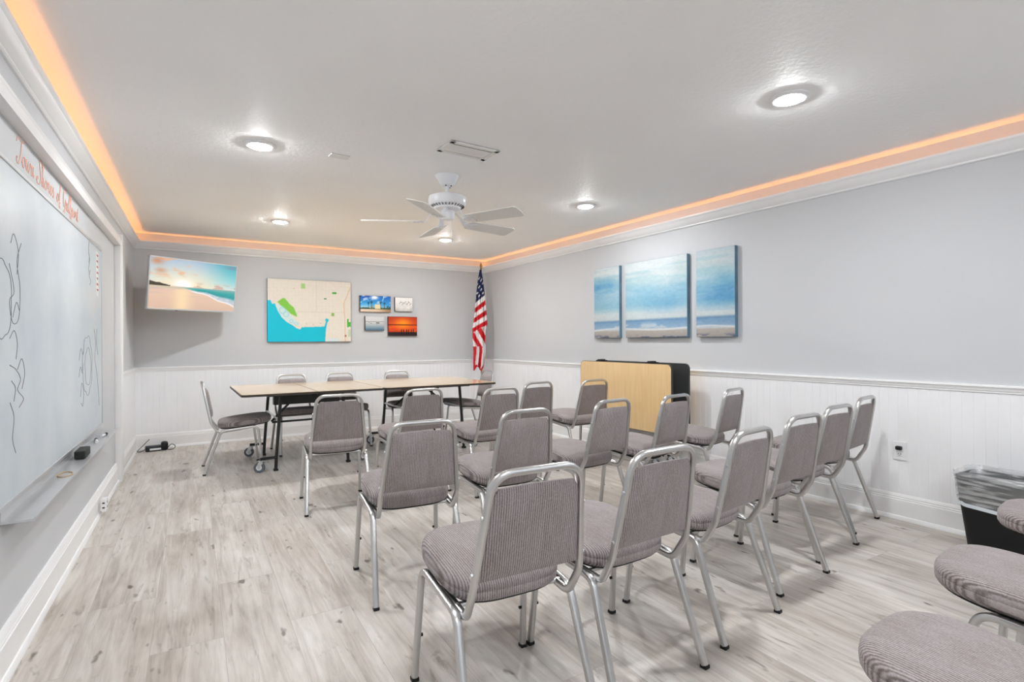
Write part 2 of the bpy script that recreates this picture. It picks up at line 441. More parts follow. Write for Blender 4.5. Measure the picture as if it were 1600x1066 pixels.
# ------------------------------------------------------------------ camera
f_px, yaw, pitch, roll = 844.216, .55505, -.00012, -.00554
fw = Vector((math.sin(yaw) * math.cos(pitch), math.cos(yaw) * math.cos(pitch), math.sin(pitch)))
r0 = Vector((math.cos(yaw), -math.sin(yaw), 0)); u0 = r0.cross(fw)
rr = r0 * math.cos(roll) + u0 * math.sin(roll); uu = u0 * math.cos(roll) - r0 * math.sin(roll)
cd = bpy.data.cameras.new('camera'); cam = bpy.data.objects.new('camera', cd); COL.objects.link(cam)
cd.sensor_width = 36; cd.lens = f_px / 1600 * 36; cd.clip_start = .05
cam.matrix_world = Matrix(((rr.x, uu.x, -fw.x, 0), (rr.y, uu.y, -fw.y, 0), (rr.z, uu.z, -fw.z, 1.2), (0, 0, 0, 1)))
SC.camera = cam

# ------------------------------------------------------------------ chairs
def make_chair(label, group):
    t = thing('stacking_chair', label, 'chair', group=group)
    # seat: rounded cushion, straighter at the rear, round at the front
    def outline(n=44):
        o = []
        for k in range(n):
            a = 2 * PI * k / n; c, s = math.cos(a), math.sin(a)
            e = 2 / 2.9 if s > 0 else 2 / 4.5
            x = .207 * math.copysign(abs(c) ** (2 / 3.4), c); y = .10 + (.236 if s > 0 else .222) * math.copysign(abs(s) ** e, s)
            x *= 1 - .05 * max(0, -(y - .1) / .22)
            o.append((x, y))
        return o
    tilt = lambda y: -.0215 + .09 * (y + .12)
    out = outline(); bm = bmesh.new(); rings = []
    for sc, z in ((.915, .4185), (.972, .423), (.997, .434), (1.0, .4515), (.994, .4535), (1.0, .4555), (.993, .468), (.965, .479), (.90, .4865), (.72, .492), (.42, .495), (.15, .496)):
        rings.append([bm.verts.new((x * sc, .1 + (y - .1) * sc, z + tilt(.1 + (y - .1) * sc))) for x, y in out])
    n = len(out)
    for a, b in zip(rings, rings[1:]):
        for k in range(n): bm.faces.new((a[k], a[(k + 1) % n], b[(k + 1) % n], b[k]))
    bm.faces.new(rings[0][::-1]); bm.faces.new(rings[-1])
    seat = obj('seat', bm, M['fabric'], t, 60)
    bm = bmesh.new()
    pts = [(x * .925, .1 + (y - .1) * .925) for x, y in out]; prism(bm, pts, 'z', .4125, .4180)
    for v_ in bm.verts: v_.co.z += tilt(v_.co.y)
    obj('seat_pan', bm, M['black'], t)
    # side tubes: front leg, seat rail, rear leg
    R = .0118
    for s in (-1, 1):
        P = [(s * .220, .243, .008), (s * .204, .203, .4125), (s * .203, -.105, .3835), (s * .220, -.240, .008)]
        pts = fillet(P, [.055, .05], 7)     # 1 + 8 + 8 + 1
        kw = dict(seg=12, sq=3.0, ry=.0118)
        lf = obj('leg', TB(pts[:9], R, **kw), M['alu'], t, 35)
        obj('seat_rail', TB([pts[8], pts[9]], R, **kw), M['alu'], t, 35)
        lr = obj('leg', TB(pts[9:], R, seg=12, sq=3.0, ry=.0135), M['alu'], t, 35)
        for leg, p in ((lf, P[0]), (lr, P[3])):
            bm = bmesh.new(); box(bm, p[0] - .0135, p[0] + .0135, p[1] - .0135, p[1] + .0135, 0, .014, .003); obj('foot_cap', bm, M['black'], leg)
        bm = bmesh.new(); cyl(bm, (s * .2135 - s * .018, .2265, .165), (s * .2135 - s * .004, .2265, .165), .006, 10); obj('bumper', bm, M['black'], lf)
    bm = bmesh.new()
    for y, z in ((-.06, .387), (.15, .407)): cyl(bm, (-.20, y, z), (.20, y, z), .0085, 10)
    obj('cross_bar', bm, M['alu'], t, 35)
    # back frame: one tube from under the seat, up, over the top and down again
    half = [(.182, .06, .393), (.182, -.130, .3765), (.187, -.184, .470), (.150, -.250, .8245)]
    pts = [Vector((-x, y, z)) for x, y, z in half] + [Vector((x, y, z)) for x, y, z in half[::-1]]
    pts = fillet(pts, [.045, .10, .075, .075, .10, .045], 8)
    bf = obj('back_frame', TB(pts, .0105, seg=12, sq=2.8, ry=.0125, up=(1, 0, 0)), M['alu'], t, 35)
    for s in (-1, 1):
        for x, y, z in ((.181, -.195, .53), (.163, -.227, .70)):
            bm = bmesh.new(); cyl(bm, (s * (x + .006), y, z), (s * (x + .0155), y, z), .0055, 10); obj('bolt', bm, M['steel'], bf)
    # padded back panel between the uprights
    bm = bmesh.new(); nu, nv = 14, 14; F, K = [], []
    for j in range(nv + 1):
        v = j / nv; z = .503 + v * .275
        hw0 = .1725 - .0285 * v; cy = -.190 - .051 * v
        rt = max(0, (v - .86) / .14); hw = hw0 - .016 * rt ** 2.4
        rf, rk = [], []
        for i in range(nu + 1):
            u = -1 + 2 * i / nu; ed = (1 - abs(u) ** 6) * (1 - abs(2 * v - 1) ** 8)
            zz = z + (.004 * (1 - u * u) if j == nv else 0)
            rf.append(bm.verts.new((u * hw, cy + .008 + .028 * ed, zz))); rk.append(bm.verts.new((u * hw, cy - .004 - .009 * ed, zz)))
        F.append(rf); K.append(rk)
    for j in range(nv):
        for i in range(nu):
            bm.faces.new((F[j][i], F[j][i + 1], F[j + 1][i + 1], F[j + 1][i])); bm.faces.new((K[j][i + 1], K[j][i], K[j + 1][i], K[j + 1][i + 1]))
        bm.faces.new((F[j][0], F[j + 1][0], K[j + 1][0], K[j][0])); bm.faces.new((F[j][nu], K[j][nu], K[j + 1][nu], F[j + 1][nu]))
    for i in range(nu):
        bm.faces.new((F[0][i], K[0][i], K[0][i + 1], F[0][i + 1])); bm.faces.new((F[nv][i], F[nv][i + 1], K[nv][i + 1], K[nv][i]))
    obj('backrest', bm, M['fabric'], t, 50)
    return t

ORD = ['leftmost', 'second from left', 'third from left', 'fourth from left', 'fifth from left', 'rightmost']
CH = {
    'E1': (.915, 1.555, -3.3), 'E2': (1.409, 1.545, 1.6), 'E3': (1.992, 1.617, 7.0), 'E4': (2.598, 1.739, 2.8), 'E5': (3.127, 1.850, 3.4), 'E6': (3.713, 1.989, 8.5),
    'D1': (.993, 2.595, -5.4), 'D2': (1.605, 2.675, -1.5), 'D3': (2.277, 2.77, 6.4), 'D4': (2.83, 2.757, 7.7), 'D5': (3.53, 2.828, 11.6),
    'C1': (.997, 4.116, -6.6), 'C2': (1.62, 4.18, 2.5), 'C3': (2.16, 3.90, 1.0), 'C4': (2.745, 4.245, 3.5), 'C5': (3.335, 4.155, 1.0),
    'G1': (1.49, .335, 2), 'G2': (2.18, .44, 5), 'G3': (3.02, .53, 6),
    'T1': (.447, 5.815, -91), 'T2': (1.128, 6.36, 183), 'T3': (1.668, 6.37, 181), 'T4': (2.37, 6.37, 179), 'T5': (3.085, 5.965, 88),
}
LAB = {}
for k, w in zip(('E1', 'E2', 'E3', 'E4', 'E5', 'E6'), ORD):
    LAB[k] = ('grey padded chair, %s of the six in the nearest row' % w, 'six chairs in the nearest full row')
ORD5 = ORD[:4] + ['rightmost']
for k, w in zip(('D1', 'D2', 'D3', 'D4', 'D5'), ORD5):
    LAB[k] = ('grey padded chair, %s of the five in the middle row' % w, 'five chairs in the middle row')
for k, w in zip(('C1', 'C2', 'C3', 'C4', 'C5'), ORD5):
    LAB[k] = ('grey padded chair, %s of the five in the row nearest the tables' % w, 'five chairs in the row nearest the tables')
G = 'chairs of the last row, only their seats in view'
LAB['G1'] = ('grey chair seat nearest the camera, cut off by the bottom right corner', G)
LAB['G2'] = ('grey chair seat with its curved rail showing, in front of the black bin', G)
LAB['G3'] = ('grey chair seat just peeking in at the right edge beside the trash bin', G)
G = 'chairs around the folding tables'
LAB['T1'] = ('grey chair seen side-on at the left end of the tables', G)
LAB['T2'] = ('grey chair behind the tables below the map, nearest the television', G)
LAB['T3'] = ('grey chair behind the tables, between the two others on the wall side', G)
LAB['T4'] = ('grey chair behind the right-hand table, below the red sunset picture', G)
LAB['T5'] = ('grey chair at the right end of the tables, in front of the flag', G)
first = None
for k, (x, y, a) in CH.items():
    lab, grp = LAB[k]
    if first is None:
        first = make_chair(lab, grp); first.location = (x, y, 0); first.rotation_euler = (0, 0, math.radians(a))
    else: dup(first, (x, y, 0), math.radians(a), lab, grp)

# ------------------------------------------------------------------ folding tables
def caster(parent, x, y, zt, ang=0.):
    """swivel caster, wheel on the floor"""
    c = obj('caster', B(x - .03, x + .03, y - .022, y + .022, zt - .006, zt, .002), M['steel'], parent)
    d = Vector((math.cos(ang), math.sin(ang), 0)); n = Vector((-d.y, d.x, 0)); ax = Vector((x, y, .048)) + d * .022
    bm = bmesh.new()
    for s in (-1, 1):
        p = ax + n * (.019 * s)
        tube(bm, [Vector((x, y, zt - .008)) + n * (.017 * s), p + Vector((0, 0, .02)), p - Vector((0, 0, .008))], [.022, .016, .010], 8, ry=.002, up=tuple(d))
    cyl(bm, ax - n * .026, ax + n * .026, .006, 10)
    obj('fork', bm, M['steel'], c)
    bm = bmesh.new(); cyl(bm, ax - n * .012, ax + n * .012, .047, 24); bmesh.ops.bevel(bm, geom=[e for e in bm.edges if len(e.link_faces) == 2 and e.calc_face_angle(0) > 1], offset=.005, segments=2, affect='EDGES')
    obj('wheel', bm, M['rubber'], c, 40)
    bm = bmesh.new(); cyl(bm, ax - n * .0135, ax + n * .0135, .026, 20); obj('wheel_hub', bm, M['white'], c)
    return c

def make_table(name, label, cx, cy, apron, rot=0.):
    t = thing(name, label, 'table', (cx, cy, 0), rot, 'folding tables pushed together')
    L, Wd = 1.284, 1.26
    for s in (-1, 1):
        poly = rrect(L / 2 - .003, Wd, .045, s * L / 4, 0)
        # square corners at the hinge side
        poly = [(x if abs(x) > L / 4 else s * .0015, y if not (abs(x) < .05) else math.copysign(Wd / 2, y)) for x, y in poly]
        q = []
        for p in poly:
            if not q or (Vector(p) - Vector(q[-1])).length > 1e-5: q.append(p)
        bm = bmesh.new(); prism(bm, q, 'z', .718, .7385); edge = obj('tabletop', bm, M['edge'], t)
        q2 = [(s * L / 4 + (x - s * L / 4) * .992, y * .996) for x, y in q]
        bm = bmesh.new(); prism(bm, q2, 'z', .7386, .7402); obj('laminate_surface', bm, M['lam'], edge)
        # legs: splayed pair with a foot bar carrying the casters
        for sy in (-1, 1):
            obj('leg', TB(fillet([(s * .285, sy * .40, .716), (s * .33, sy * .405, .12), (s * .335, sy * .405, .012)], [.05]), .0145, seg=10, sq=3), M['blackm'], t, 35)
            bm = bmesh.new(); box(bm, s * .335 - .02, s * .335 + .02, sy * .405 - .02, sy * .405 + .02, 0, .02, .004); obj('foot', bm, M['black'], t)
            obj('caster_bar', TB([(s * .335, sy * .405, .125), (s * .47, sy * .415, .125)], .013, seg=8, sq=3), M['blackm'], t)
            caster(t, s * .455, sy * .415, .111, .5 if s > 0 else PI - .4)
        obj('leg_brace', TB([(s * .305, -.40, .47), (s * .305, .40, .47)], .010, seg=8), M['steel'], t)
        obj('top_frame', B(min(s * .04, s * .40), max(s * .04, s * .40), -.43, -.39, .694, .7175), M['blackm'], t)
        obj('top_frame', B(min(s * .04, s * .40), max(s * .04, s * .40), .39, .43, .694, .7175), M['blackm'], t)
        obj('folding_arm', TB([(s * .31, .05, .40 if apron else .47), (s * .03, .05, .69)], .011, seg=8, sq=3), M['blackm'], t)
    if apron:
        obj('apron', B(-.30, .34, -.06, .02, .575, .7175, .004), M['dark'], t)
        obj('stretcher', TB([(-.31, 0, .40), (.31, 0, .40)], .010, seg=8), M['blackm'], t)
    obj('hinge', B(-.025, .025, -.44, -.40, .69, .7175, .003), M['black'], t)
    obj('hinge', B(-.025, .025, .40, .44, .69, .7175, .003), M['black'], t)
    return t
make_table('folding_table', 'maple-topped folding table on casters at the left, nearest the whiteboard', 1.114, 5.86, True, 0.0)
make_table('folding_table', 'maple-topped folding table on casters at the right, nearest the flag', 2.402, 5.86, False, 0.0)

# the third table, folded upright against the right wall
t = thing('folded_table', 'folding table folded upright with its yellow maple side out, against the right wall', 'table', (3.84, 3.94, 0))
for s, nm in ((-1, 'near'), (1, 'far')):
    x0 = -.135 if s < 0 else .085
    bm = bmesh.new(); prism(bm, rrect(1.262, .635, .05, 0, .668), 'x', x0, x0 + .022); e = obj('tabletop', bm, M['edge'] if s < 0 else M['dark'], t)
    bm = bmesh.new(); prism(bm, rrect(1.252, .627, .047, 0, .668), 'x', x0 - .0014 if s < 0 else x0 + .0221, x0 - .0001 if s < 0 else x0 + .0235); obj('laminate_surface', bm, M['lam'], e)
    for y in (-.40, .40):
        obj('leg', TB([(s * .06, y, .90), (s * .06, y, .40)], .0145, seg=8, sq=3), M['blackm'], t)
        obj('upright', TB([(s * .045, y, .118), (s * .06, y, .52)], .014, seg=8, sq=3), M['blackm'], t)
        caster(t, s * .10, y + .02, .105, -.5)
        obj('caster_bar', TB([(s * .03, y + .02, .118), (s * .125, y + .02, .118)], .013, seg=8, sq=3), M['blackm'], t)
    obj('cross_bar', TB([(s * .07, -.42, .36), (s * .07, .42, .36)], .012, seg=8, sq=3), M['blackm'], t)
    obj('corner_pad', B(x0 + .001, x0 + .022, -.60, -.57, .335, .352), M['black'], t)
obj('cross_bar', B(-.03, .03, -.42, .42, .13, .16, .004), M['blackm'], t)
for y in (-.36, .34):
    bm = bmesh.new(); box(bm, -.134, -.05, y - .045, y + .045, .9865, .997, .003); obj('latch', bm, M['black'], t)
    bm = bmesh.new(); box(bm, -.13, -.06, y - .025, y + .025, .997, 1.006, .003); obj('latch', bm, M['black'], t)

# ------------------------------------------------------------------ pictures (vertex-painted grids)
def vnoise(x, y, seed=0):
    xi, yi = np.floor(x).astype(np.int64), np.floor(y).astype(np.int64); fx, fy = x - xi, y - yi
    def h(a, b):
        n = (a * 374761393 + b * 668265263 + seed * 974711) & 0x7fffffff
        n = ((n ^ (n >> 13)) * 1274126177) & 0x7fffffff
        return ((n ^ (n >> 16)) & 0xffff) / 65535.
    fx = fx * fx * (3 - 2 * fx); fy = fy * fy * (3 - 2 * fy)
    return (h(xi, yi) * (1 - fx) + h(xi + 1, yi) * fx) * (1 - fy) + (h(xi, yi + 1) * (1 - fx) + h(xi + 1, yi + 1) * fx) * fy
def fbm(x, y, s=0, o=4):
    a, t, n = 0, .5, 0
    for k in range(o): a = a + t * vnoise(x * 2 ** k, y * 2 ** k, s + k * 7); n += t; t *= .55
    return a / n
def ss(a, b, x): t = np.clip((x - a) / (b - a), 0, 1); return t * t * (3 - 2 * t)
def C(*c): return np.array(c, float)
def mixc(a, b, m): return a * (1 - m[..., None]) + b * m[..., None]
def grad(v, stops):
    r = np.zeros(v.shape + (3,))
    for k in range(3): r[..., k] = np.interp(v, [s[0] for s in stops], [s[1][k] for s in stops])
    return r
def inpoly(u, v, P):
    r = np.zeros(u.shape, bool); n = len(P)
    for i in range(n):
        (x0, y0), (x1, y1) = P[i], P[(i + 1) % n]
        if y0 == y1: continue
        r ^= ((y0 > v) != (y1 > v)) & (u < (x1 - x0) * (v - y0) / (y1 - y0) + x0)
    return r

def paint(name, nx, ny, w, h, func, mat, parent, mtx):
    """grid w x h in local x,z (y=0), coloured by func(u, v) with v up; colours given as sRGB 0-255"""
    us, vs = np.linspace(0, 1, nx + 1), np.linspace(0, 1, ny + 1); U, V = np.meshgrid(us, vs)
    col = np.clip(func(U, V), 0, 255) / 255.
    lin = np.where(col <= .04045, col / 12.92, ((col + .055) / 1.055) ** 2.4)
    co = np.zeros((ny + 1, nx + 1, 3)); co[..., 0] = (U - .5) * w; co[..., 2] = (V - .5) * h
    idx = np.arange((nx + 1) * (ny + 1)).reshape(ny + 1, nx + 1)
    faces = np.stack([idx[:-1, :-1], idx[:-1, 1:], idx[1:, 1:], idx[1:, :-1]], -1).reshape(-1, 4)
    me = bpy.data.meshes.new(name); me.from_pydata(co.reshape(-1, 3).tolist(), [], faces.tolist())
    a = me.color_attributes.new('paint', 'FLOAT_COLOR', 'POINT')
    rgba = np.ones((co.shape[0] * co.shape[1], 4), np.float32); rgba[:, :3] = lin.reshape(-1, 3); a.data.foreach_set('color', rgba.ravel())
    me.materials.append(mat); o = bpy.data.objects.new(name, me); link(o, parent); o.matrix_local = mtx; return o

def tv_pic(u, v):
    hz = .455 - .0 * u
    sun = np.exp(-(((u - .36) / .10) ** 2 + ((v - .50) / .10) ** 2)); glow = np.exp(-(((u - .36) / .38) ** 2 + ((v - .48) / .34) ** 2))
    sky = mixc(grad(v, [(.45, C(236, 226, 206)), (.6, C(205, 222, 224)), (1, C(168, 190, 215))]), grad(v, [(.45, C(214, 226, 222)), (.65, C(140, 208, 214)), (1, C(70, 176, 190))]), ss(.45, 1, u))
    sky = mixc(sky, C(255, 232, 190), glow * .75); sky = mixc(sky, C(255, 255, 250), np.clip(sun * 1.4, 0, 1))
    cl = ss(.56, .72, fbm(u * 6, v * 9, 3)) * (1 - ss(.3, .8, u)) * ss(.5, .8, v)
    sky = mixc(sky, C(238, 176, 132), cl * .8)
    blob = np.exp(-(((u - .07) / .07) ** 2 + ((v - .93) / .07) ** 2)) + np.exp(-(((u - .11) / .06) ** 2 + ((v - .75) / .05) ** 2)) * .8
    sky = mixc(sky, C(206, 138, 100), np.clip(blob, 0, 1) * .85)
    sky = mixc(sky, C(118, 150, 168), np.exp(-(((u - .95) / .09) ** 2 + ((v - .95) / .035) ** 2)))
    lowc = ss(.5, .62, fbm(u * 9, v * 18, 9)) * np.exp(-((v - .50) / .05) ** 2) * ss(.4, .55, u)
    sky = mixc(sky, C(206, 168, 156), np.clip(lowc, 0, 1))
    shore = .415 - .64 * np.clip(u - .42, 0, 1) ** 1.25 + .015 * np.sin(u * 22) - .02 * (1 - u)
    sea = grad((hz - v) / (hz - shore + .02), [(0, C(150, 176, 172)), (.25, C(54, 168, 166)), (.5, C(36, 148, 152)), (.62, C(170, 200, 206)), (.8, C(196, 196, 208)), (1, C(232, 230, 232))])
    foam = ss(.5, .66, fbm(u * 22, v * 34, 5)); sea = mixc(sea, C(232, 236, 238), foam * .45 * ss(.3, .8, (hz - v) / (hz - shore + .02)))
    sea = mixc(sea, C(236, 200, 172), (1 - ss(.28, .56, u)) * .85)
    sand = mixc(grad(v, [(0, C(220, 186, 164)), (.3, C(232, 196, 172)), (.45, C(222, 190, 176))]), C(255, 226, 178), np.exp(-((u - .36) / .10) ** 2) * .75)
    sand = mixc(sand, C(196, 178, 176), ss(.52, .62, fbm(u * 4, v * 30, 8)) * ss(.18, .4, v) * .5)
    g = mixc(sand, sea, ss(-.008, .008, v - shore) * (v < hz + .02))
    edge = np.exp(-((v - shore) / .012) ** 2) * ss(.4, .5, u); g = mixc(g, C(248, 246, 246), edge)
    im = mixc(g, sky, ss(-.004, .004, v - hz))
    land = (v > hz - .005) & (v < hz + .02 + .075 * np.clip(.20 - u, 0, 1) / .2 * (.6 + .6 * fbm(u * 40, u * 0, 2)))
    return mixc(im, C(70, 58, 44), (land & (u < .22)).astype(float))

def map_pic(u, v):
    im = np.ones(u.shape + (3,)) * C(224, 218, 206) + (fbm(u * 60, v * 46, 1) - .5)[..., None] * 10
    for k in np.linspace(.03, .97, 24): im = mixc(im, C(214, 208, 197), np.exp(-((u - k) / .0022) ** 2) * .5)
    for k in np.linspace(.03, .97, 18): im = mixc(im, C(214, 208, 197), np.exp(-((v - k) / .003) ** 2) * .5)
    sea = [(0, .655), (.035, .66), (.05, .60), (.085, .61), (.10, .545), (.125, .47), (.16, .39), (.22, .315), (.285, .265), (.335, .215), (.375, .2), (.39, .235), (.60, .245), (.665, .25), (.685, .33), (.672, .36), (.69, .385), (.715, .375), (.72, .345), (.70, .31), (.685, .2), (.675, .0), (0, 0)]
    im = mixc(im, C(12, 192, 216), inpoly(u, v, sea).astype(float))
    lag = [(.105, .60), (.20, .545), (.24, .47), (.30, .37), (.36, .30), (.36, .255), (.30, .275), (.22, .33), (.15, .42), (.11, .50)]
    im = mixc(im, C(196, 222, 226), inpoly(u, v, lag).astype(float) * .85)
    for (a, b, ra, rb) in ((.17, .5, .035, .05), (.21, .44, .03, .04), (.27, .33, .02, .028), (.325, .29, .025, .02)):
        im = mixc(im, C(150, 205, 215), np.exp(-((((u - a) / ra) ** 2 + ((v - b) / rb) ** 2) - 1) ** 2 * 6) * .8)
    g1 = [(.11, .635), (.175, .70), (.20, .69), (.255, .60), (.30, .55), (.335, .435), (.335, .40), (.26, .45), (.20, .53), (.14, .59)]
    im = mixc(im, C(128, 196, 76), inpoly(u, v, g1).astype(float))
    def rect(im, x0, x1, y0, y1, c): return mixc(im, c, ((u > x0) & (u < x1) & (v > y0) & (v < y1)).astype(float))
    im = rect(im, .385, .435, .86, .945, C(172, 208, 140)); im = rect(im, .765, .82, .79, .825, C(84, 168, 72)); im = rect(im, .662, .695, .695, .72, C(96, 150, 96))
    im = rect(im, .75, .79, .425, .475, C(140, 182, 92)); im = rect(im, .95, .975, .24, .38, C(70, 176, 60)); im = rect(im, .97, 1.0, .25, .33, C(70, 176, 60)); im = rect(im, .965, 1, .08, .2, C(190, 208, 176))
    im = mixc(im, C(208, 200, 190), np.exp(-((u - .572) / .003) ** 2) * (v > .49)); im = mixc(im, C(208, 200, 190), np.exp(-((v - .487) / .004) ** 2) * (u > .34) * (u < .92))
    rd = .925 - .012 * ss(.3, .6, v) + .10 * np.clip(v - .64, 0, 1) ** 1.0 * ss(.64, .72, v) * 3
    im = mixc(im, C(222, 178, 140), np.exp(-((u - rd) / .005) ** 2) * (u < .995))
    im = mixc(im, C(172, 120, 92), (((u - .932) / .013) ** 2 + ((v - .095) / .018) ** 2 < 1).astype(float))
    for (a, b) in ((.45, .29), (.62, .3), (.30, .86), (.53, .28)): im = mixc(im, C(216, 150, 120), (((u - a) / .006) ** 2 + ((v - b) / .008) ** 2 < 1) * .7)
    return mixc(im, C(205, 222, 226), ((v < .055) & (u > .70) & (u < .84)) * .8)

def beach_pic(u, v):
    sky = grad(v, [(.25, C(176, 214, 232)), (.5, C(60, 170, 226)), (1, C(10, 74, 178))]); sky = mixc(sky, C(30, 130, 216), ss(.2, .9, u) * .35)
    cl = np.exp(-(((u - .46) / .12) ** 2 + ((v - .9) / .12) ** 2)) * 1.3 + ss(.58, .7, fbm(u * 5, v * 5, 4)) * .6 + np.exp(-(((u - .10) / .06) ** 2 + ((v - 1) / .05) ** 2))
    sky = mixc(sky, C(240, 246, 250), np.clip(cl, 0, 1))
    sky = mixc(sky, C(190, 226, 244), np.exp(-((u - .73 - .14 * (v - .7)) / .015) ** 2) * ss(.6, .75, v))
    g = grad(u, [(0, C(226, 206, 188)), (.5, C(222, 196, 170)), (1, C(150, 116, 82))]); im = mixc(g, sky, ss(.17, .2, v))
    hedge = v < .2 + .16 * fbm(u * 9, v * 0, 6); im = mixc(im, C(54, 84, 60), (hedge & (v > .17)).astype(float))
    im = mixc(im, C(228, 216, 176), ((u > .47) & (u < .66) & (v > .2) & (v < .48)).astype(float)); im = mixc(im, C(150, 150, 130), ((u > .30) & (u < .44) & (v > .2) & (v < .38)) * .6)
    for a, b in ((.26, .55), (.36, .6), (.66, .6), (.79, .55), (.9, .34), (.97, .3)):
        im = mixc(im, C(60, 66, 50), ((abs(u - a) < .007) & (v > .18) & (v < b)).astype(float))
        r = np.hypot((u - a) / .05, (v - b) / .075); im = mixc(im, C(24, 62, 54), ((r < .7 + .4 * np.sin(np.arctan2(v - b, u - a) * 6))).astype(float))
    return im
def birds_pic(u, v):
    im = grad(v, [(0, C(176, 172, 168)), (.3, C(216, 214, 212)), (.6, C(232, 230, 228)), (1, C(242, 240, 236))]) + ((fbm(u * 40, v * 4, 2) - .5) * 60 * (1 - ss(.3, .45, v)))[..., None]
    for i in range(9):
        a, b = .28 + .075 * i, .60 + .08 * math.sin(i * 2.1); im = mixc(im, C(90, 88, 84), np.exp(-((v - b + (u - a) * (1.2 if i % 2 else -1.1)) / .02) ** 2) * (abs(u - a) < .05))
    for i in range(11):
        a = .2 + .065 * i; im = mixc(im, C(246, 246, 244), np.exp(-((u - a) / .012) ** 2) * (v < .33) * .8)
    return im
def calm_pic(u, v):
    im = grad(v, [(0, C(70, 104, 130)), (.2, C(128, 152, 168)), (.45, C(186, 190, 190)), (.62, C(206, 208, 208)), (1, C(214, 214, 214))]); im = mixc(im, C(96, 92, 92), np.exp(-((v - .625) / .014) ** 2))
    im = mixc(im, C(70, 66, 64), ((abs(u - .66) < .09) & (abs(v - .525) < .035)) * .85)
    for a, b in ((.2, .55), (.62, .4), (.3, .5)): im = mixc(im, C(90, 84, 80), ((abs(u - a) < .03) & (abs(v - b) < .02)) * .6)
    return im
def sunset_pic(u, v):
    g = np.exp(-(((u - .5) / .3) ** 2 + ((v - .62) / .3) ** 2))
    im = mixc(grad(v, [(.0, C(150, 30, 10)), (.35, C(214, 56, 14)), (.6, C(214, 70, 16)), (1, C(176, 44, 22))]), C(255, 150, 20), g)
    im = mixc(im, C(90, 24, 18), np.exp(-((v - .575) / .028) ** 2) * .9); im = mixc(im, C(236, 120, 40), ss(.55, .65, fbm(u * 8, v * 34, 3)) * (v < .54) * .6)
    im = mixc(im, C(34, 22, 30), 1 - ss(.18, .24, v + .03 * fbm(u * 14, v * 0, 5)))
    for a in (.45, .52, .63, .7, .8, .87): im = mixc(im, C(40, 14, 14), ((abs(u - a) < .017) & (v < .34)).astype(float))
    return im
def sea_art(seed, u0, u1):
    def f(u, v):
        U = u0 + (u1 - u0) * u
        n = fbm(U * 5, v * 7, seed, 5); s = fbm(U * 3 + n, v * 22, 11, 4); d = fbm(U * 16, v * 2.2, 21, 3)
        band = grad(v, [(0, C(170, 164, 158)), (.085, C(184, 178, 170)), (.105, C(206, 210, 212)), (.125, C(150, 180, 206)), (.20, C(128, 166, 200)), (.222, C(112, 152, 188)), (.25, C(206, 216, 218)), (.33, C(210, 221, 222)), (.42, C(150, 196, 216)), (.6, C(142, 192, 216)), (.74, C(186, 212, 218)), (.88, C(206, 218, 220)), (1, C(198, 214, 222))])
        blue = np.exp(-(((U - .02) / .18) ** 2 + ((v - .73) / .13) ** 2)) + np.exp(-(((U - 1.0) / .23) ** 2 + ((v - .5) / .16) ** 2)) * 1.1 + np.exp(-(((U - .55) / .12) ** 2 + ((v - .42) / .12) ** 2)) * .5
        im = mixc(band, C(92, 160, 206), np.clip(blue * (.55 + .7 * d), 0, 1) * (v > .3))
        im = mixc(im, C(222, 229, 230), ss(.40, .66, .5 * n + .5 * fbm(U * 2.2, v * 5, 51)) * ss(.3, .6, v) * (.35 + .55 * ss(.5, .95, v))); im = mixc(im, C(150, 200, 214), ss(.52, .66, s) * ss(.3, .45, v) * .35)
        im = mixc(im, C(236, 238, 236), ss(.56, .68, fbm(U * 9, v * 18, 31)) * np.exp(-((v - .15) / .035) ** 2) * .6)
        im = mixc(im, C(238, 240, 238), np.exp(-((v - .105 - .015 * np.sin(U * 9) - .01 * n) / .010) ** 2) * .8)
        im = mixc(im, C(84, 92, 124), ss(.5, .6, fbm(U * 14, v * 30, 17)) * (1 - ss(.0, .05, v)))
        return (im + ((fbm(U * 60, v * 60, 41, 3) - .5) * 16)[..., None]) * .91
    return f

def back_canvas(name, label, cat, x0, x1, z0, z1, dep, func, nx, ny, wrap, group=None):
    t = thing(name, label, cat, ((x0 + x1) / 2, D, (z0 + z1) / 2), 0, group); w, h = x1 - x0, z1 - z0
    obj('wrapped_edge', B(-w / 2, w / 2, -dep, 0, -h / 2, h / 2, .003), wrap, t)
    paint('picture_face', nx, ny, w - .004, h - .004, func, M['photo'], t, Matrix.Translation((0, -dep - .0006, 0))); return t
back_canvas('map_canvas', 'large canvas street map with a bright blue bay and green parks', 'map', .960, 1.996, 1.203, 2.003, .035, map_pic, 240, 190, M['dkwrap'])
G = 'four small canvas photographs beside the map'
back_canvas('photo_canvas', 'small canvas photograph of palms and a beach house under a blue sky', 'picture', 2.122, 2.553, 1.610, 1.834, .035, beach_pic, 120, 64, M['dkwrap'], G)
back_canvas('photo_canvas', 'small pale canvas photograph of white seabirds', 'picture', 2.613, 2.874, 1.627, 1.826, .035, birds_pic, 70, 54, M['dkwrap'], G)
back_canvas('photo_canvas', 'small pale canvas photograph of a calm grey sea', 'picture', 2.190, 2.457, 1.355, 1.553, .035, calm_pic, 70, 54, M['dkwrap'], G)
back_canvas('photo_canvas', 'small canvas photograph of a fiery red and orange sunset', 'picture', 2.515, 2.943, 1.280, 1.553, .035, sunset_pic, 110, 72, M['dkwrap'], G)

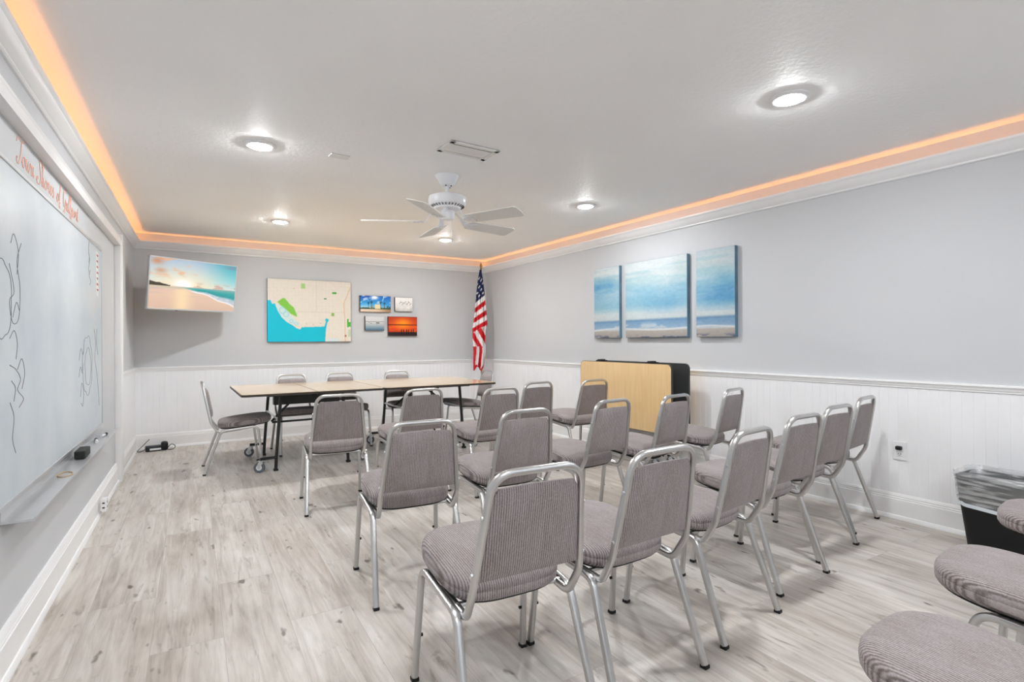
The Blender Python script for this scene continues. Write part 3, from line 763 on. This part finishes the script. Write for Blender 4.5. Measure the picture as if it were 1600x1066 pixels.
RZ = Matrix.Rotation(-PI / 2, 4, 'Z')
for (ya, yb, uu0, uu1, nx, lab) in ((4.752, 4.338, -.05, .20, 70, 'narrow blue and white seascape canvas, left panel of the set of three'),
                                    (4.243, 3.427, .26, .74, 130, 'wide blue and white seascape canvas, centre panel of the set of three'),
                                    (3.325, 2.917, .80, 1.05, 70, 'narrow blue and white seascape canvas, right panel nearest the open wall')):
    w, h, dep = ya - yb, .782, .04
    t = thing('seascape_canvas', lab, 'painting', (W, (ya + yb) / 2, 1.618), 0, 'three-panel seascape on the right wall')
    obj('wrapped_edge', B(-dep, 0, -w / 2, w / 2, -h / 2, h / 2, .003), M['wrapedge'], t)
    paint('picture_face', nx, 130, w - .004, h - .004, sea_art(5, uu0, uu1), M['art'], t, Matrix.Translation((-dep - .0006, 0, 0)) @ RZ)

# ------------------------------------------------------------------ television
tvw, tvh = .965, .965 * 9 / 16
t = thing('television', 'wall-mounted television tilted down, showing a sunset beach', 'television', (.1685, 6.765, 1.813), 0)
t.rotation_euler = (math.radians(6.9), math.radians(-.3), math.radians(31.2))
bm = bmesh.new(); box(bm, -tvw / 2, tvw / 2, -.002, .03, -tvh / 2, tvh / 2, .004); obj('casing', bm, M['silver'], t)
bm = bmesh.new(); bz = .011
for (a, b, c, d) in ((-tvw / 2, tvw / 2, tvh / 2 - bz, tvh / 2), (-tvw / 2, tvw / 2, -tvh / 2, -tvh / 2 + bz * 1.5), (-tvw / 2, -tvw / 2 + bz, -tvh / 2, tvh / 2), (tvw / 2 - bz, tvw / 2, -tvh / 2, tvh / 2)):
    box(bm, a, b, -.006, -.0025, c, d, .001)
obj('bezel', bm, M['silver'], t)
paint('screen', 220, 130, tvw - 2 * bz, tvh - 2.5 * bz, tv_pic, M['screen'], t, Matrix.Translation((0, -.0035, bz * .25)))
obj('back_housing', B(-.34, .34, .03, .065, -.20, .14, .012), M['dark'], t)
obj('sensor', B(-.19, -.17, -.004, .012, -tvh / 2 - .006, -tvh / 2 + .001), M['black'], t)
R_ = Matrix.Rotation(math.radians(31.2), 3, 'Z')
bm = bmesh.new(); box(bm, -.11, .11, .066, .078, -.11, .11, .003); mt = obj('wall_mount', bm, M['blackm'], t)
inv = (Matrix.Translation(t.location) @ t.rotation_euler.to_matrix().to_4x4()).inverted()
P = [inv @ Vector(p) for p in ((.13, 6.86, 1.80), (.26, 7.12, 1.80), (.16, 7.36, 1.80))]
obj('arm', TB(P, .02, seg=8, sq=4), M['blackm'], mt)
bm = bmesh.new(); box(bm, .06, .26, D - .022, D - .001, 1.68, 1.92, .003); bmesh.ops.transform(bm, matrix=inv, verts=bm.verts); obj('wall_plate', bm, M['blackm'], mt)

# ------------------------------------------------------------------ whiteboard, lettering, tray
WB0, WB1, WZ0, WZ1 = 2.0, 4.93, .615, 1.872
t = thing('whiteboard', 'large wall whiteboard with faint black marker doodles on the left wall', 'whiteboard', leftp(WB0))
t.rotation_euler = (0, 0, -th); inv = (Matrix.Translation(t.location) @ Matrix.Rotation(-th, 4, 'Z')).inverted()
# local frame of the board: y along the wall, x off the wall
L_ = WB1 - WB0
obj('writing_panel', B(.001, .012, 0, L_, WZ0, WZ1), M['board'], t)
bm = bmesh.new()
box(bm, .001, .017, 0, L_, WZ1 - .004, WZ1 + .012, .002); box(bm, .001, .017, L_ - .004, L_ + .012, WZ0 - .012, WZ1 + .012, .002)
box(bm, .001, .017, 0, L_, WZ0 - .012, WZ0 + .004, .002); box(bm, .001, .017, -.012, .004, WZ0 - .012, WZ1 + .012, .002)
obj('board_frame', bm, M['silver'], t)
# the tray
T0, T1 = 2.62 - WB0, 5.05 - WB0
bm = bmesh.new(); prism(bm, [(.002, .548), (.095, .548), (.100, .553), (.100, .562), (.096, .562), (.092, .556), (.004, .558), (.004, .600), (.002, .600)], 'y', T0, T1)
obj('marker_tray', bm, M['silver'], t)
def doodle(strokes, mat, r=.0022, name='marker_drawing'):
    bm = bmesh.new()
    for st in strokes:
        pts = catmull([(0.0125, y - WB0, z) for y, z in st], 5)
        tube(bm, pts, .0008, 6, ry=r, up=(1, 0, 0))
    return obj(name, bm, mat, t)
# generic cloud and wave outlines
def cloud(cy, cz, w, h, n, ph):
    pts = []
    for k in range(n * 6 + 1):
        a = 2 * PI * k / (n * 6); s = 1 + .14 * abs(math.sin(a * n / 2 + ph)); pts.append((cy + w * s * math.cos(a), cz + h * s * math.sin(a)))
    return pts
doodle([cloud(4.34, 1.06, .16, .17, 7, .4), cloud(4.36, 1.05, .10, .11, 5, 1.1), [(4.06, 1.10), (4.12, 1.17), (4.19, 1.13), (4.23, 1.22)], [(4.05, 1.0), (4.1, 1.06), (4.16, 1.02), (4.2, 1.08)],
        [(4.10, .88), (4.14, .96), (4.20, .90), (4.17, .82), (4.12, .84)], [(4.6, 1.3), (4.66, 1.2), (4.62, 1.1), (4.7, 1.0), (4.76, .88), (4.80, .76)], [(4.72, 1.30), (4.70, 1.2), (4.75, 1.12)]], M['ink'], .0013)
doodle([[(2.70, 1.50), (2.76, 1.40), (2.70, 1.36), (2.74, 1.28), (2.82, 1.30), (2.84, 1.42), (2.80, 1.52), (2.86, 1.60)], [(2.70, 1.22), (2.76, 1.25), (2.80, 1.20), (2.78, 1.14)],
        [(2.70, 1.12), (2.78, 1.10), (2.84, 1.06), (2.80, 1.02), (2.88, .98), (2.82, .95)], [(2.70, .98), (2.75, .92), (2.73, .84), (2.77, .78)], cloud(2.62, 1.36, .10, .13, 5, .2), [(2.72, 1.58), (2.76, 1.62), (2.82, 1.56), (2.80, 1.47)], [(2.74, 1.30), (2.79, 1.36), (2.83, 1.33)], [(2.80, 1.10), (2.86, 1.14), (2.90, 1.08), (2.86, 1.02)], [(2.72, 1.06), (2.77, 1.03), (2.75, .98)]], M['ink'], .0016)
doodle([[(4.42, 1.86), (4.40, 1.80), (4.43, 1.76), (4.41, 1.72)], [(4.46, 1.68), (4.42, 1.64), (4.48, 1.61), (4.44, 1.58)]], M['ink'], .0016)
doodle([[(4.41, 1.78), (4.44, 1.74), (4.40, 1.68), (4.44, 1.65)]], M['green'], .0018)
st = obj('name_strip', B(.0122, .0132, 4.70 - WB0, 4.79 - WB0, 1.53, 1.84), M['paper'], t)
for k in range(7):
    bm = bmesh.new(); zz = 1.82 - k * .04
    for q in range(3): box(bm, .0133, .0138, 4.715 - WB0 + q * .022, 4.730 - WB0 + q * .022 + .004 * ((k + q) % 3), zz - .011 - .005 * ((k + q) % 2), zz, 0)
    obj('printed_line', bm, M['redink'], st)
# eraser, markers and a rubber band in the tray
def local_wall(y, off, z): return leftp(y, off, z)
o = obj('eraser', B(-.025, .025, -.085, .085, 0, .045, .006), M['felt'], None, loc=leftp(3.88, .052, .5595), rotz=-th); tag(o, 'black felt eraser lying in the whiteboard tray', 'eraser')
for (y, off, lab, a) in ((4.42, .045, 'white marker pen with black cap in the tray, nearer the eraser', .15), (4.66, .055, 'white marker pen with black cap at the far end of the tray', -.1)):
    m_ = thing('marker_pen', lab, 'marker', leftp(y, off, .5655), -th + a, 'marker pens in the tray')
    bm = bmesh.new(); cyl(bm, (0, -.065, 0), (0, .02, 0), .0085, 14); obj('barrel', bm, M['white'], m_, 40)
    bm = bmesh.new(); cyl(bm, (0, .0205, 0), (0, .065, 0), .0095, 14); obj('pen_cap', bm, M['black'], m_, 40)
bm = bmesh.new(); tube(bm, [(.028 * math.cos(2 * PI * k / 24), .06 * math.sin(2 * PI * k / 24), .0025) for k in range(24)], .0022, 6, closed=True)
o = obj('rubber_band', bm, M['tan'], None, 40, loc=leftp(3.40, .055, .5572), rotz=-th); tag(o, 'tan rubber band lying in the whiteboard tray', 'rubber band')

LET = {
 'T': (1.15, [[(-.35, 1.75), (-.1, 2.2), (.4, 2.15), (1.0, 2.1), (1.5, 2.3), (1.7, 2.5)], [(.95, 2.15), (.85, 1.3), (.65, .4), (.25, -.1), (-.15, .1), (-.1, .45), (.1, .4)]]),
 'o': (1.0, [[(.0, .35), (.3, .85), (.6, 1.0), (.28, .88), (.12, .5), (.28, .06), (.58, .1), (.74, .5), (.62, .95), (.78, .8), (1.0, .85)]]),
 'w': (1.45, [[(0, .85), (.12, 1.0), (.14, .4), (.3, .02), (.52, .3), (.64, 1.0), (.64, .4), (.82, .02), (1.08, .4), (1.14, 1.0), (1.25, .85), (1.45, .85)]]),
 'n': (1.0, [[(0, .7), (.14, 1.0), (.18, .6), (.14, 0)], [(.15, .3), (.3, .8), (.52, 1.0), (.64, .75), (.6, .2), (.74, 0), (1.0, .35)]]),
 'S': (1.35, [[(1.35, 1.85), (1.35, 2.25), (.95, 2.45), (.6, 1.95), (.85, 1.35), (1.1, .75), (.75, .05), (.1, -.1), (-.2, .3), (.1, .6), (.3, .35)]]),
 'h': (1.0, [[(0, .35), (.35, 1.5), (.5, 2.2), (.36, 2.25), (.22, 1.2), (.15, 0)], [(.16, .3), (.32, .85), (.52, 1.0), (.63, .7), (.6, .2), (.74, 0), (1.0, .35)]]),
 'r': (.85, [[(0, .35), (.25, 1.08), (.36, .88), (.6, .92), (.52, .4), (.64, .02), (.85, .35)]]),
 'e': (.8, [[(0, .35), (.36, .5), (.56, .82), (.42, 1.05), (.2, .7), (.2, .25), (.42, 0), (.8, .35)]]),
 's': (.85, [[(0, .35), (.38, 1.08), (.42, .8), (.62, .4), (.46, 0), (.16, .1)], [(.46, 0), (.85, .3)]]),
 'f': (.75, [[(0, .35), (.46, 1.6), (.58, 2.25), (.42, 2.2), (.3, 1.2), (.18, -.4), (.24, -1.0), (.44, -.7), (.34, .05), (.75, .25)]]),
 'G': (1.55, [[(1.3, 1.9), (1.15, 2.4), (.65, 2.15), (.25, 1.3), (.4, .35), (.9, .25), (1.2, .95), (1.25, 1.15), (1.1, .1), (.85, -.8), (.4, -.85), (.35, -.45), (.9, -.05), (1.55, .35)]]),
 'u': (1.05, [[(0, .6), (.12, 1.0), (.1, .4), (.28, .02), (.52, .3), (.64, 1.0), (.63, .3), (.8, 0), (1.05, .35)]]),
 'l': (.62, [[(0, .35), (.36, 1.5), (.44, 2.2), (.3, 2.25), (.2, 1.2), (.2, .3), (.36, 0), (.62, .35)]]),
 'p': (1.0, [[(0, .6), (.2, 1.05), (.18, 0), (.1, -1.0)], [(.16, .3), (.32, .85), (.56, 1.0), (.74, .6), (.56, .08), (.3, .12), (.6, 0), (1.0, .35)]]),
 't': (.7, [[(0, .35), (.3, 1.7), (.24, .4), (.4, 0), (.7, .35)], [(.02, 1.15), (.56, 1.25)]]),
}
def script(text, y0, y1, z, xh):
    bm = bmesh.new(); tot = sum(.75 if c == ' ' else LET[c][0] for c in text); k = (y1 - y0) / tot; x = 0
    for c in text:
        if c == ' ': x += .75; continue
        wd, sts = LET[c]
        for s in sts:
            pts = catmull([(0, y0 + (x + a + .28 * b * xh / k * .6) * k, b * xh) for a, b in s], 5)
            rad = [.0026 + .0026 * max(0, -(pts[min(i + 1, len(pts) - 1)] - pts[max(i - 1, 0)]).normalized().z) for i in range(len(pts))]
            tube(bm, pts, .0008, 6, ry=rad, up=(1, 0, 0))
        x += wd
    return bm
t = thing('wall_lettering', '', 'sign', leftp(2.86, .0015, 1.925), -th)
words = 'Town Shores of Gulfport'.split(); adv = [sum(LET[c][0] for c in w_) for w_ in words]; tot = sum(adv) + .75 * 3; x = 0
for w_, a_ in zip(words, adv):
    obj('word', script(w_, x / tot * 1.27, (x + a_) / tot * 1.27, 0, .0465), M['script'], t); x += a_ + .75
tag(t, 'peach script lettering reading Town Shores of Gulfport above the whiteboard', 'sign')

# ------------------------------------------------------------------ ceiling things
def downlight(x, y, label):
    t = thing('ceiling_downlight', label, 'ceiling light', (x, y, H - .0005), 0, 'round ceiling downlights')
    bm = bmesh.new(); lathe(bm, [(.064, -.010), (.066, -.0135), (.072, -.0145), (.088, -.012), (.0945, -.006), (.0945, 0), (.0, 0)], 40); obj('trim_ring', bm, M['white'], t, 40)
    bm = bmesh.new(); lathe(bm, [(0, -.026), (.02, -.0255), (.04, -.0232), (.055, -.0188), (.063, -.013), (.0655, -.009), (0, -.009)], 40); obj('lens', bm, M['lens'], t, 40)
downlight(.447, 3.708, 'glowing round ceiling light on the left, nearer the camera than the one behind')
downlight(.904, 5.943, 'glowing round ceiling light above the left-hand folding table, far left')
downlight(3.191, 3.852, 'glowing round ceiling light to the right of the ceiling fan')
downlight(2.778, 6.002, 'glowing round ceiling light seen just below the ceiling fan')
downlight(2.672, 1.600, 'round ceiling light with visible white rim, upper right, nearest the camera')
downlight(.72, 1.25, 'round ceiling light just above the top edge of the picture')
downlight(.75, -.95, 'unseen round ceiling light added behind the camera on the left')  # unseen lamp, added to raise the overall brightness
downlight(2.70, -.95, 'unseen round ceiling light added behind the camera on the right')  # its right-hand partner, also unseen and added for brightness

t = thing('ceiling_vent', 'white louvred air vent in the ceiling above the fan', 'vent', (1.612, 3.122, H - .0005), math.radians(2))
vw, vd = .355, .21
bm = bmesh.new()
for (a, b, c, d) in ((-vw / 2, vw / 2, vd / 2 - .034, vd / 2), (-vw / 2, vw / 2, -vd / 2, -vd / 2 + .034), (-vw / 2, -vw / 2 + .034, -vd / 2, vd / 2), (vw / 2 - .034, vw / 2, -vd / 2, vd / 2)):
    box(bm, a, b, c, d, -.011, -.002, .003)
obj('vent_frame', bm, M['vent'], t)
obj('duct', B(-vw / 2 + .02, vw / 2 - .02, -vd / 2 + .02, vd / 2 - .02, -.0015, -.0002), M['ventdark'], t)
for k in range(5):
    bm = bmesh.new(); yk = -vd / 2 + .064 + k * .0245; prism(bm, [(yk - .0105, -.0045), (yk + .0095, -.0070), (yk + .0095, -.0082), (yk - .0105, -.0057)], 'x', -vw / 2 + .032, vw / 2 - .032); obj('slat', bm, M['vent'], t)

o = obj('cover_plate', B(-.062, .062, -.036, .036, -.008, 0, .003), M['vent'], None, loc=(.925, 3.662, H - .0005), rotz=.05); tag(o, 'small flat white cover plate on the ceiling near the left light', 'cover plate')

# ceiling fan
t = thing('ceiling_fan', 'white five-blade ceiling fan hanging from the ceiling', 'ceiling fan', (1.725, 3.69, H - .0005))
bm = bmesh.new(); lathe(bm, [(0, 0), (.088, 0), (.088, -.006), (.078, -.022), (.058, -.060), (.046, -.072), (.030, -.082), (0, -.082)], 36); obj('canopy', bm, M['fan'], t, 40)
bm = bmesh.new()
for a in (0.9, -0.4, 2.4): cyl(bm, (.034 * math.cos(a - 1.9), .034 * math.sin(a - 1.9), -.0835), (.034 * math.cos(a - 1.9), .034 * math.sin(a - 1.9), -.078), .006, 8)
obj('canopy_screw', bm, M['black'], t)
bm = bmesh.new(); cyl(bm, (0, 0, -.08), (0, 0, -.155), .0125, 16); obj('downrod', bm, M['fan'], t, 40)
bm = bmesh.new(); lathe(bm, [(0, -.148), (.03, -.148), (.036, -.151), (.115, -.153), (.136, -.162), (.140, -.180), (.138, -.214), (.128, -.228), (.100, -.240), (.098, -.252), (.070, -.262), (0, -.262)], 44); mh = obj('motor_housing', bm, M['fan'], t, 35)
bm = bmesh.new()
for k in range(30):
    a = 2 * PI * k / 30; c, s = math.cos(a), math.sin(a); cyl(bm, (.127 * c, .127 * s, -.2305), (.106 * c, .106 * s, -.2385), .0034, 6)
obj('vent_slots', bm, M['ventdark'], mh)
bm = bmesh.new(); lathe(bm, [(0, -.262), (.050, -.262), (.052, -.275), (.052, -.318), (.044, -.330), (.012, -.334), (0, -.334)], 28); obj('switch_cup', bm, M['fan'], t, 40)
bm = bmesh.new(); cyl(bm, (.02, -.03, -.33), (.02, -.03, -.50), .0015, 6); 
bmesh.ops.create_uvsphere(bm, u_segments=10, v_segments=6, radius=.007, matrix=Matrix.Translation((.02, -.03, -.503))); obj('pull_chain', bm, M['fan'], t, 40)
for k in range(5):
    a = math.radians(-62 + 72 * k); ca, sa = math.cos(a), math.sin(a)
    RM = Matrix.Rotation(a, 4, 'Z') @ Matrix.Rotation(math.radians(-14), 4, 'X')
    bm = bmesh.new(); w0, w1 = .060, .074
    P2 = [(.20, -w0), (.60, -w1), (.625, -w1 + .012), (.632, 0), (.625, w1 - .012), (.60, w1), (.20, w0), (.185, w0 - .02), (.185, -w0 + .02)]
    prism(bm, P2, 'z', -.003, .003); bmesh.ops.transform(bm, matrix=Matrix.Translation((0, 0, -.342)) @ RM, verts=bm.verts)
    bl = obj('blade', bm, M['blade'], t)
    bm = bmesh.new(); iz = -.012
    tube(bm, [(.085, 0, .083), (.13, 0, .043), (.17, 0, -.008), (.23, 0, -.006)], [.006, .006, .004, .003], 8, ry=[.016, .014, .03, .045], up=(0, 0, 1))
    for yy in (-.028, .028): tube(bm, [(.15, 0, -.002), (.20, yy, -.006), (.255, yy * 1.1, -.006)], .003, 8, ry=.010, up=(0, 0, 1))
    bmesh.ops.transform(bm, matrix=Matrix.Translation((0, 0, -.342)) @ RM, verts=bm.verts)
    ir = obj('blade_iron', bm, M['fan'], t, 40)
    bm = bmesh.new()
    for (xx, yy) in ((.21, 0), (.245, -.03), (.245, .03)): cyl(bm, (xx, yy, -.012), (xx, yy, -.007), .006, 8)
    bmesh.ops.transform(bm, matrix=Matrix.Translation((0, 0, -.342)) @ RM, verts=bm.verts); obj('screw', bm, M['steel'], ir)

# ------------------------------------------------------------------ flag in the corner
FX, FY = 3.80, 6.98
t = thing('flag_stand', 'indoor flag on a pole with gold finial in the far right corner', 'flag', (FX, FY, 0))
bm = bmesh.new(); cyl(bm, (0, 0, .06), (0, 0, 2.27), .0125, 14); obj('pole', bm, M['pole'], t, 40)
bm = bmesh.new(); lathe(bm, [(0, 0), (.15, 0), (.15, .018), (.11, .035), (.05, .05), (.025, .10), (.018, .16), (0, .16)], 36); obj('stand_base', bm, M['stone'], t, 40)
bm = bmesh.new(); lathe(bm, [(0, 2.268), (.016, 2.268), (.018, 2.28), (.010, 2.288), (.022, 2.30), (.016, 2.318), (.006, 2.345), (0, 2.352)], 20); obj('finial', bm, M['brass'], t, 40)
BLUE, RED, WHT = C(26, 36, 78), C(200, 26, 40), C(232, 230, 230)
# cloth hangs in soft folds; stripes run diagonally because the cloth droops from its upper corner
def flag_cloth():
    nu, nv = 64, 150; zt, zb = 2.245, .80
    # silhouettes in metres relative to the pole: (z, left, right) measured across the view
    Ls = [(2.245, -.018), (2.10, -.045), (1.90, -.068), (1.66, -.088), (1.45, -.115), (1.36, -.130), (1.22, -.125), (1.05, -.115), (.90, -.120), (.80, -.118)]
    Rs = [(2.245, .004), (2.10, .030), (1.90, .054), (1.66, .072), (1.45, .090), (1.36, .064), (1.22, .060), (1.05, .064), (.90, .046), (.80, .030)]
    vx = Vector((math.cos(yaw), -math.sin(yaw), 0)); vd_ = Vector((-math.sin(yaw), -math.cos(yaw), 0))   # across / toward the room
    co, colr = [], []
    for j in range(nv + 1):
        z = zt + (zb - zt) * j / nv
        xl = np.interp(-z, [-a for a, _ in Ls], [b for _, b in Ls]); xr = np.interp(-z, [-a for a, _ in Rs], [b for _, b in Rs]); g = min(1, (zt - z) / .5)
        for i in range(nu + 1):
            s = i / nu; x = xl + (xr - xl) * s
            dep = .035 + .05 * g * math.sin(PI * s) + .022 * g * math.sin(s * 3.2 * 2 * PI + 1.1 * math.sin(z * 5)) + .012 * g * math.sin(s * 5 * 2 * PI + z * 7)
            zz = z - (.03 * math.sin(s * 9 + 1) * (1 if j > nv - 12 else 0)) * max(0, (j - nv + 12) / 12)
            p = vx * x + vd_ * dep; co.append((p.x, p.y, zz))
            X = (s - .5) * .2
            if z > 1.375 + .12 * (s - .5):
                t13 = ((2.245 - z) + (s - .5) * .12 - .43) / .073
                if t13 < 0:
                    c = BLUE
                    q = (2.245 - z) + (s - .5) * .10; r = int(math.floor(q / .068)); fr = q / .068 - r; off = .5 if r % 2 else 0
                    cx_ = ((x + .25) / .056 + off) % 1
                    if r >= 1 and ((fr - .5) * .068) ** 2 + ((cx_ - .5) * .056) ** 2 < .0140 ** 2: c = WHT
                else: c = WHT if int(t13) % 2 == 0 else RED
            else:
                q = (1.40 - z) + (s - .5) * -.34; k_ = ((q + .30) / .125)
                lower = z < 1.12
                if lower: k_ = (s * 3.9 + (1.12 - z) * .7)
                c = RED if (int(math.floor(k_)) % 2 == 0) else WHT
                if z < .835 + .02 * math.sin(s * 8): c = RED
            colr.append(c)
    idx = lambda j, i: j * (nu + 1) + i
    fc = [(idx(j, i), idx(j, i + 1), idx(j + 1, i + 1), idx(j + 1, i)) for j in range(nv) for i in range(nu)]
    me = bpy.data.meshes.new('flag_cloth'); me.from_pydata(co, [], fc)
    a = me.color_attributes.new('paint', 'FLOAT_COLOR', 'POINT')
    col = np.array(colr) / 255.; lin = np.where(col <= .04045, col / 12.92, ((col + .055) / 1.055) ** 2.4); rgba = np.ones((len(co), 4), np.float32); rgba[:, :3] = lin; a.data.foreach_set('color', rgba.ravel())
    me.materials.append(M['flag'])
    for p in me.polygons: p.use_smooth = True
    o = bpy.data.objects.new('flag_cloth', me); link(o, t)
    sm = o.modifiers.new('thickness', 'SOLIDIFY'); sm.thickness = .002
flag_cloth()

# ------------------------------------------------------------------ small things along the walls
def outlet(label, loc, rot, plug):
    t = thing('wall_outlet', label, 'outlet', loc, rot)       # faces local -y
    obj('cover_plate', B(-.038, .038, -.006, 0, -.062, .062, .004), M['white'], t)
    for z in (-.021, .021):
        s = obj('socket', B(-.017, .017, -.0085, -.0062, z - .015, z + .015, .002), M['white'], t)
        bm = bmesh.new(); box(bm, -.008, -.0055, -.0092, -.0086, z - .004, z + .006); box(bm, .0055, .008, -.0092, -.0086, z - .004, z + .006); cyl(bm, (0, -.0092, z - .009), (0, -.0086, z - .009), .0028, 8); obj('slots', bm, M['ventdark'], s)
    if plug:
        o = obj('plug', B(-.017, .019, -.034, -.0085, .008, .034, .007), M['black'], None, loc=loc, rotz=rot); tag(o, 'black plug in the outlet on the right wall', 'plug')
outlet('white double outlet with a black plug on the right beadboard wall', (W - .0105, 1.696, .455), -PI / 2, True)
t = thing('surface_outlet', 'small white surface-mounted outlet on the left baseboard', 'outlet', leftp(4.70, .0375, .034), -th)
obj('outlet_box', B(-.001, .030, -.036, .036, 0, .088, .004), M['white'], t)
bm = bmesh.new()
for z in (.028, .060): cyl(bm, (.0302, 0, z), (.0312, 0, z), .008, 10); box(bm, .006, .02, -.0372, -.0361, z - .005, z + .005)
obj('slots', bm, M['ventdark'], t)

t = thing('power_adapter', 'black power adapter with coiled cable on the floor in the far left corner', 'power adapter', (-.205, 7.20, 0), .12)
obj('adapter_body', B(-.10, .055, -.035, .035, 0, .062, .014), M['navy'], t, 40)
bm = bmesh.new(); box(bm, .048, .115, -.045, .045, 0, .095, .022); obj('coil', bm, M['black'], t, 40)
obj('sticker', B(-.06, .045, -.0364, -.0356, .014, .034), M['white'], t)
bm = bmesh.new(); tube(bm, catmull([(.11, 0, .02), (.15, .01, .055), (.185, 0, .03), (.16, -.03, .006), (.11, -.04, .006)], 6), .004, 8)
tube(bm, catmull([(-.095, 0, .03), (-.13, -.01, .012), (-.16, .0, .006), (-.165, .05, .010), (-.12, .08, .05), (-.05, .10, .12)], 6), .0035, 8)
obj('cable', bm, M['black'], t, 40)

# trash bin with a clear liner
t = thing('trash_bin', 'black rectangular trash bin with clear plastic liner against the right wall', 'trash bin', (3.905, 1.06, 0), math.radians(-1.5))
def loop(w, d, z, r, n=7, wob=0., seed=0, cx=0):
    return [(x + cx, y, z + wob * math.sin(7 * k * .35 + seed) * .6 + wob * math.sin(k * 1.1 + seed) * .4) for k, (x, y) in enumerate(rrect(w, d, r, 0, 0, n))]
def skin(bm, loops, cap0=False, cap1=False):
    V = [[bm.verts.new(p) for p in l] for l in loops]; n = len(V[0])
    for a, b in zip(V, V[1:]):
        for k in range(n): bm.faces.new((a[k], a[(k + 1) % n], b[(k + 1) % n], b[k]))
    if cap0: bm.faces.new(V[0][::-1])
    if cap1: bm.faces.new(V[-1])
    return bm
def bw(z): return .225 + .065 * z / .42, .385 + .095 * z / .42
ls = []
for z in (0, .02, .2, .40, .42): w_, d_ = bw(z); ls.append(loop(w_ - (.02 if z == 0 else 0), d_ - (.02 if z == 0 else 0), z, .05))
for z in (.42, .40, .2, .012): w_, d_ = bw(z); ls.append(loop(w_ - .008, d_ - .008, z, .046))
obj('bin_body', skin(bmesh.new(), ls, True, True), M['black'], t, 40)
ls = []
for k, z in enumerate((.30, .425, .445, .428, .36, .30, .262, .25)):
    w_, d_ = bw(z)
    if k == 0: ls.append(loop(w_ - .020, d_ - .020, z, .045)); continue
    if k == 1: ls.append(loop(w_ - .014, d_ - .014, z, .045, wob=.002, seed=1)); continue
    if k == 2: ls.append(loop(w_ - .002, d_ - .002, z, .05, wob=.004, seed=2)); continue
    ex = (.016, .014, .020, .016, .020)[k - 3]; l = loop(w_ + ex, d_ + ex, z, .055, wob=.006, seed=k)
    l = [(x * (1 + .012 * math.sin(i * 1.9 + z * 9)), y * (1 + .008 * math.sin(i * 2.3 + z * 12)), zz + .02 * (y / .25)) for i, (x, y, zz) in enumerate(l)]; ls.append(l)
ln_ = obj('liner', skin(bmesh.new(), ls), M['liner'], t, 60)
obj('liner_hem', tube(bmesh.new(), ls[-1], .011, 6, closed=True, ry=.0015, up=(0, 0, 1)), M['hem'], ln_, 60)

# ------------------------------------------------------------------ light, world, colour management
wd = bpy.data.worlds.new('world'); SC.world = wd; wd.use_nodes = True
wd.node_tree.nodes['Background'].inputs[0].default_value = (.84, .92, 1, 1); wd.node_tree.nodes['Background'].inputs[1].default_value = 1.5
SC.view_settings.view_transform = 'Standard'; SC.view_settings.look = 'None'; SC.view_settings.gamma = 1; SC.view_settings.use_curve_mapping = False
SC.view_settings.exposure = 0.10
cy = SC.cycles
cy.use_denoising = True; cy.max_bounces = 10; cy.diffuse_bounces = 6; cy.glossy_bounces = 4; cy.transparent_max_bounces = 12
cy.sample_clamp_indirect = 8; cy.caustics_reflective = False; cy.caustics_refractive = False
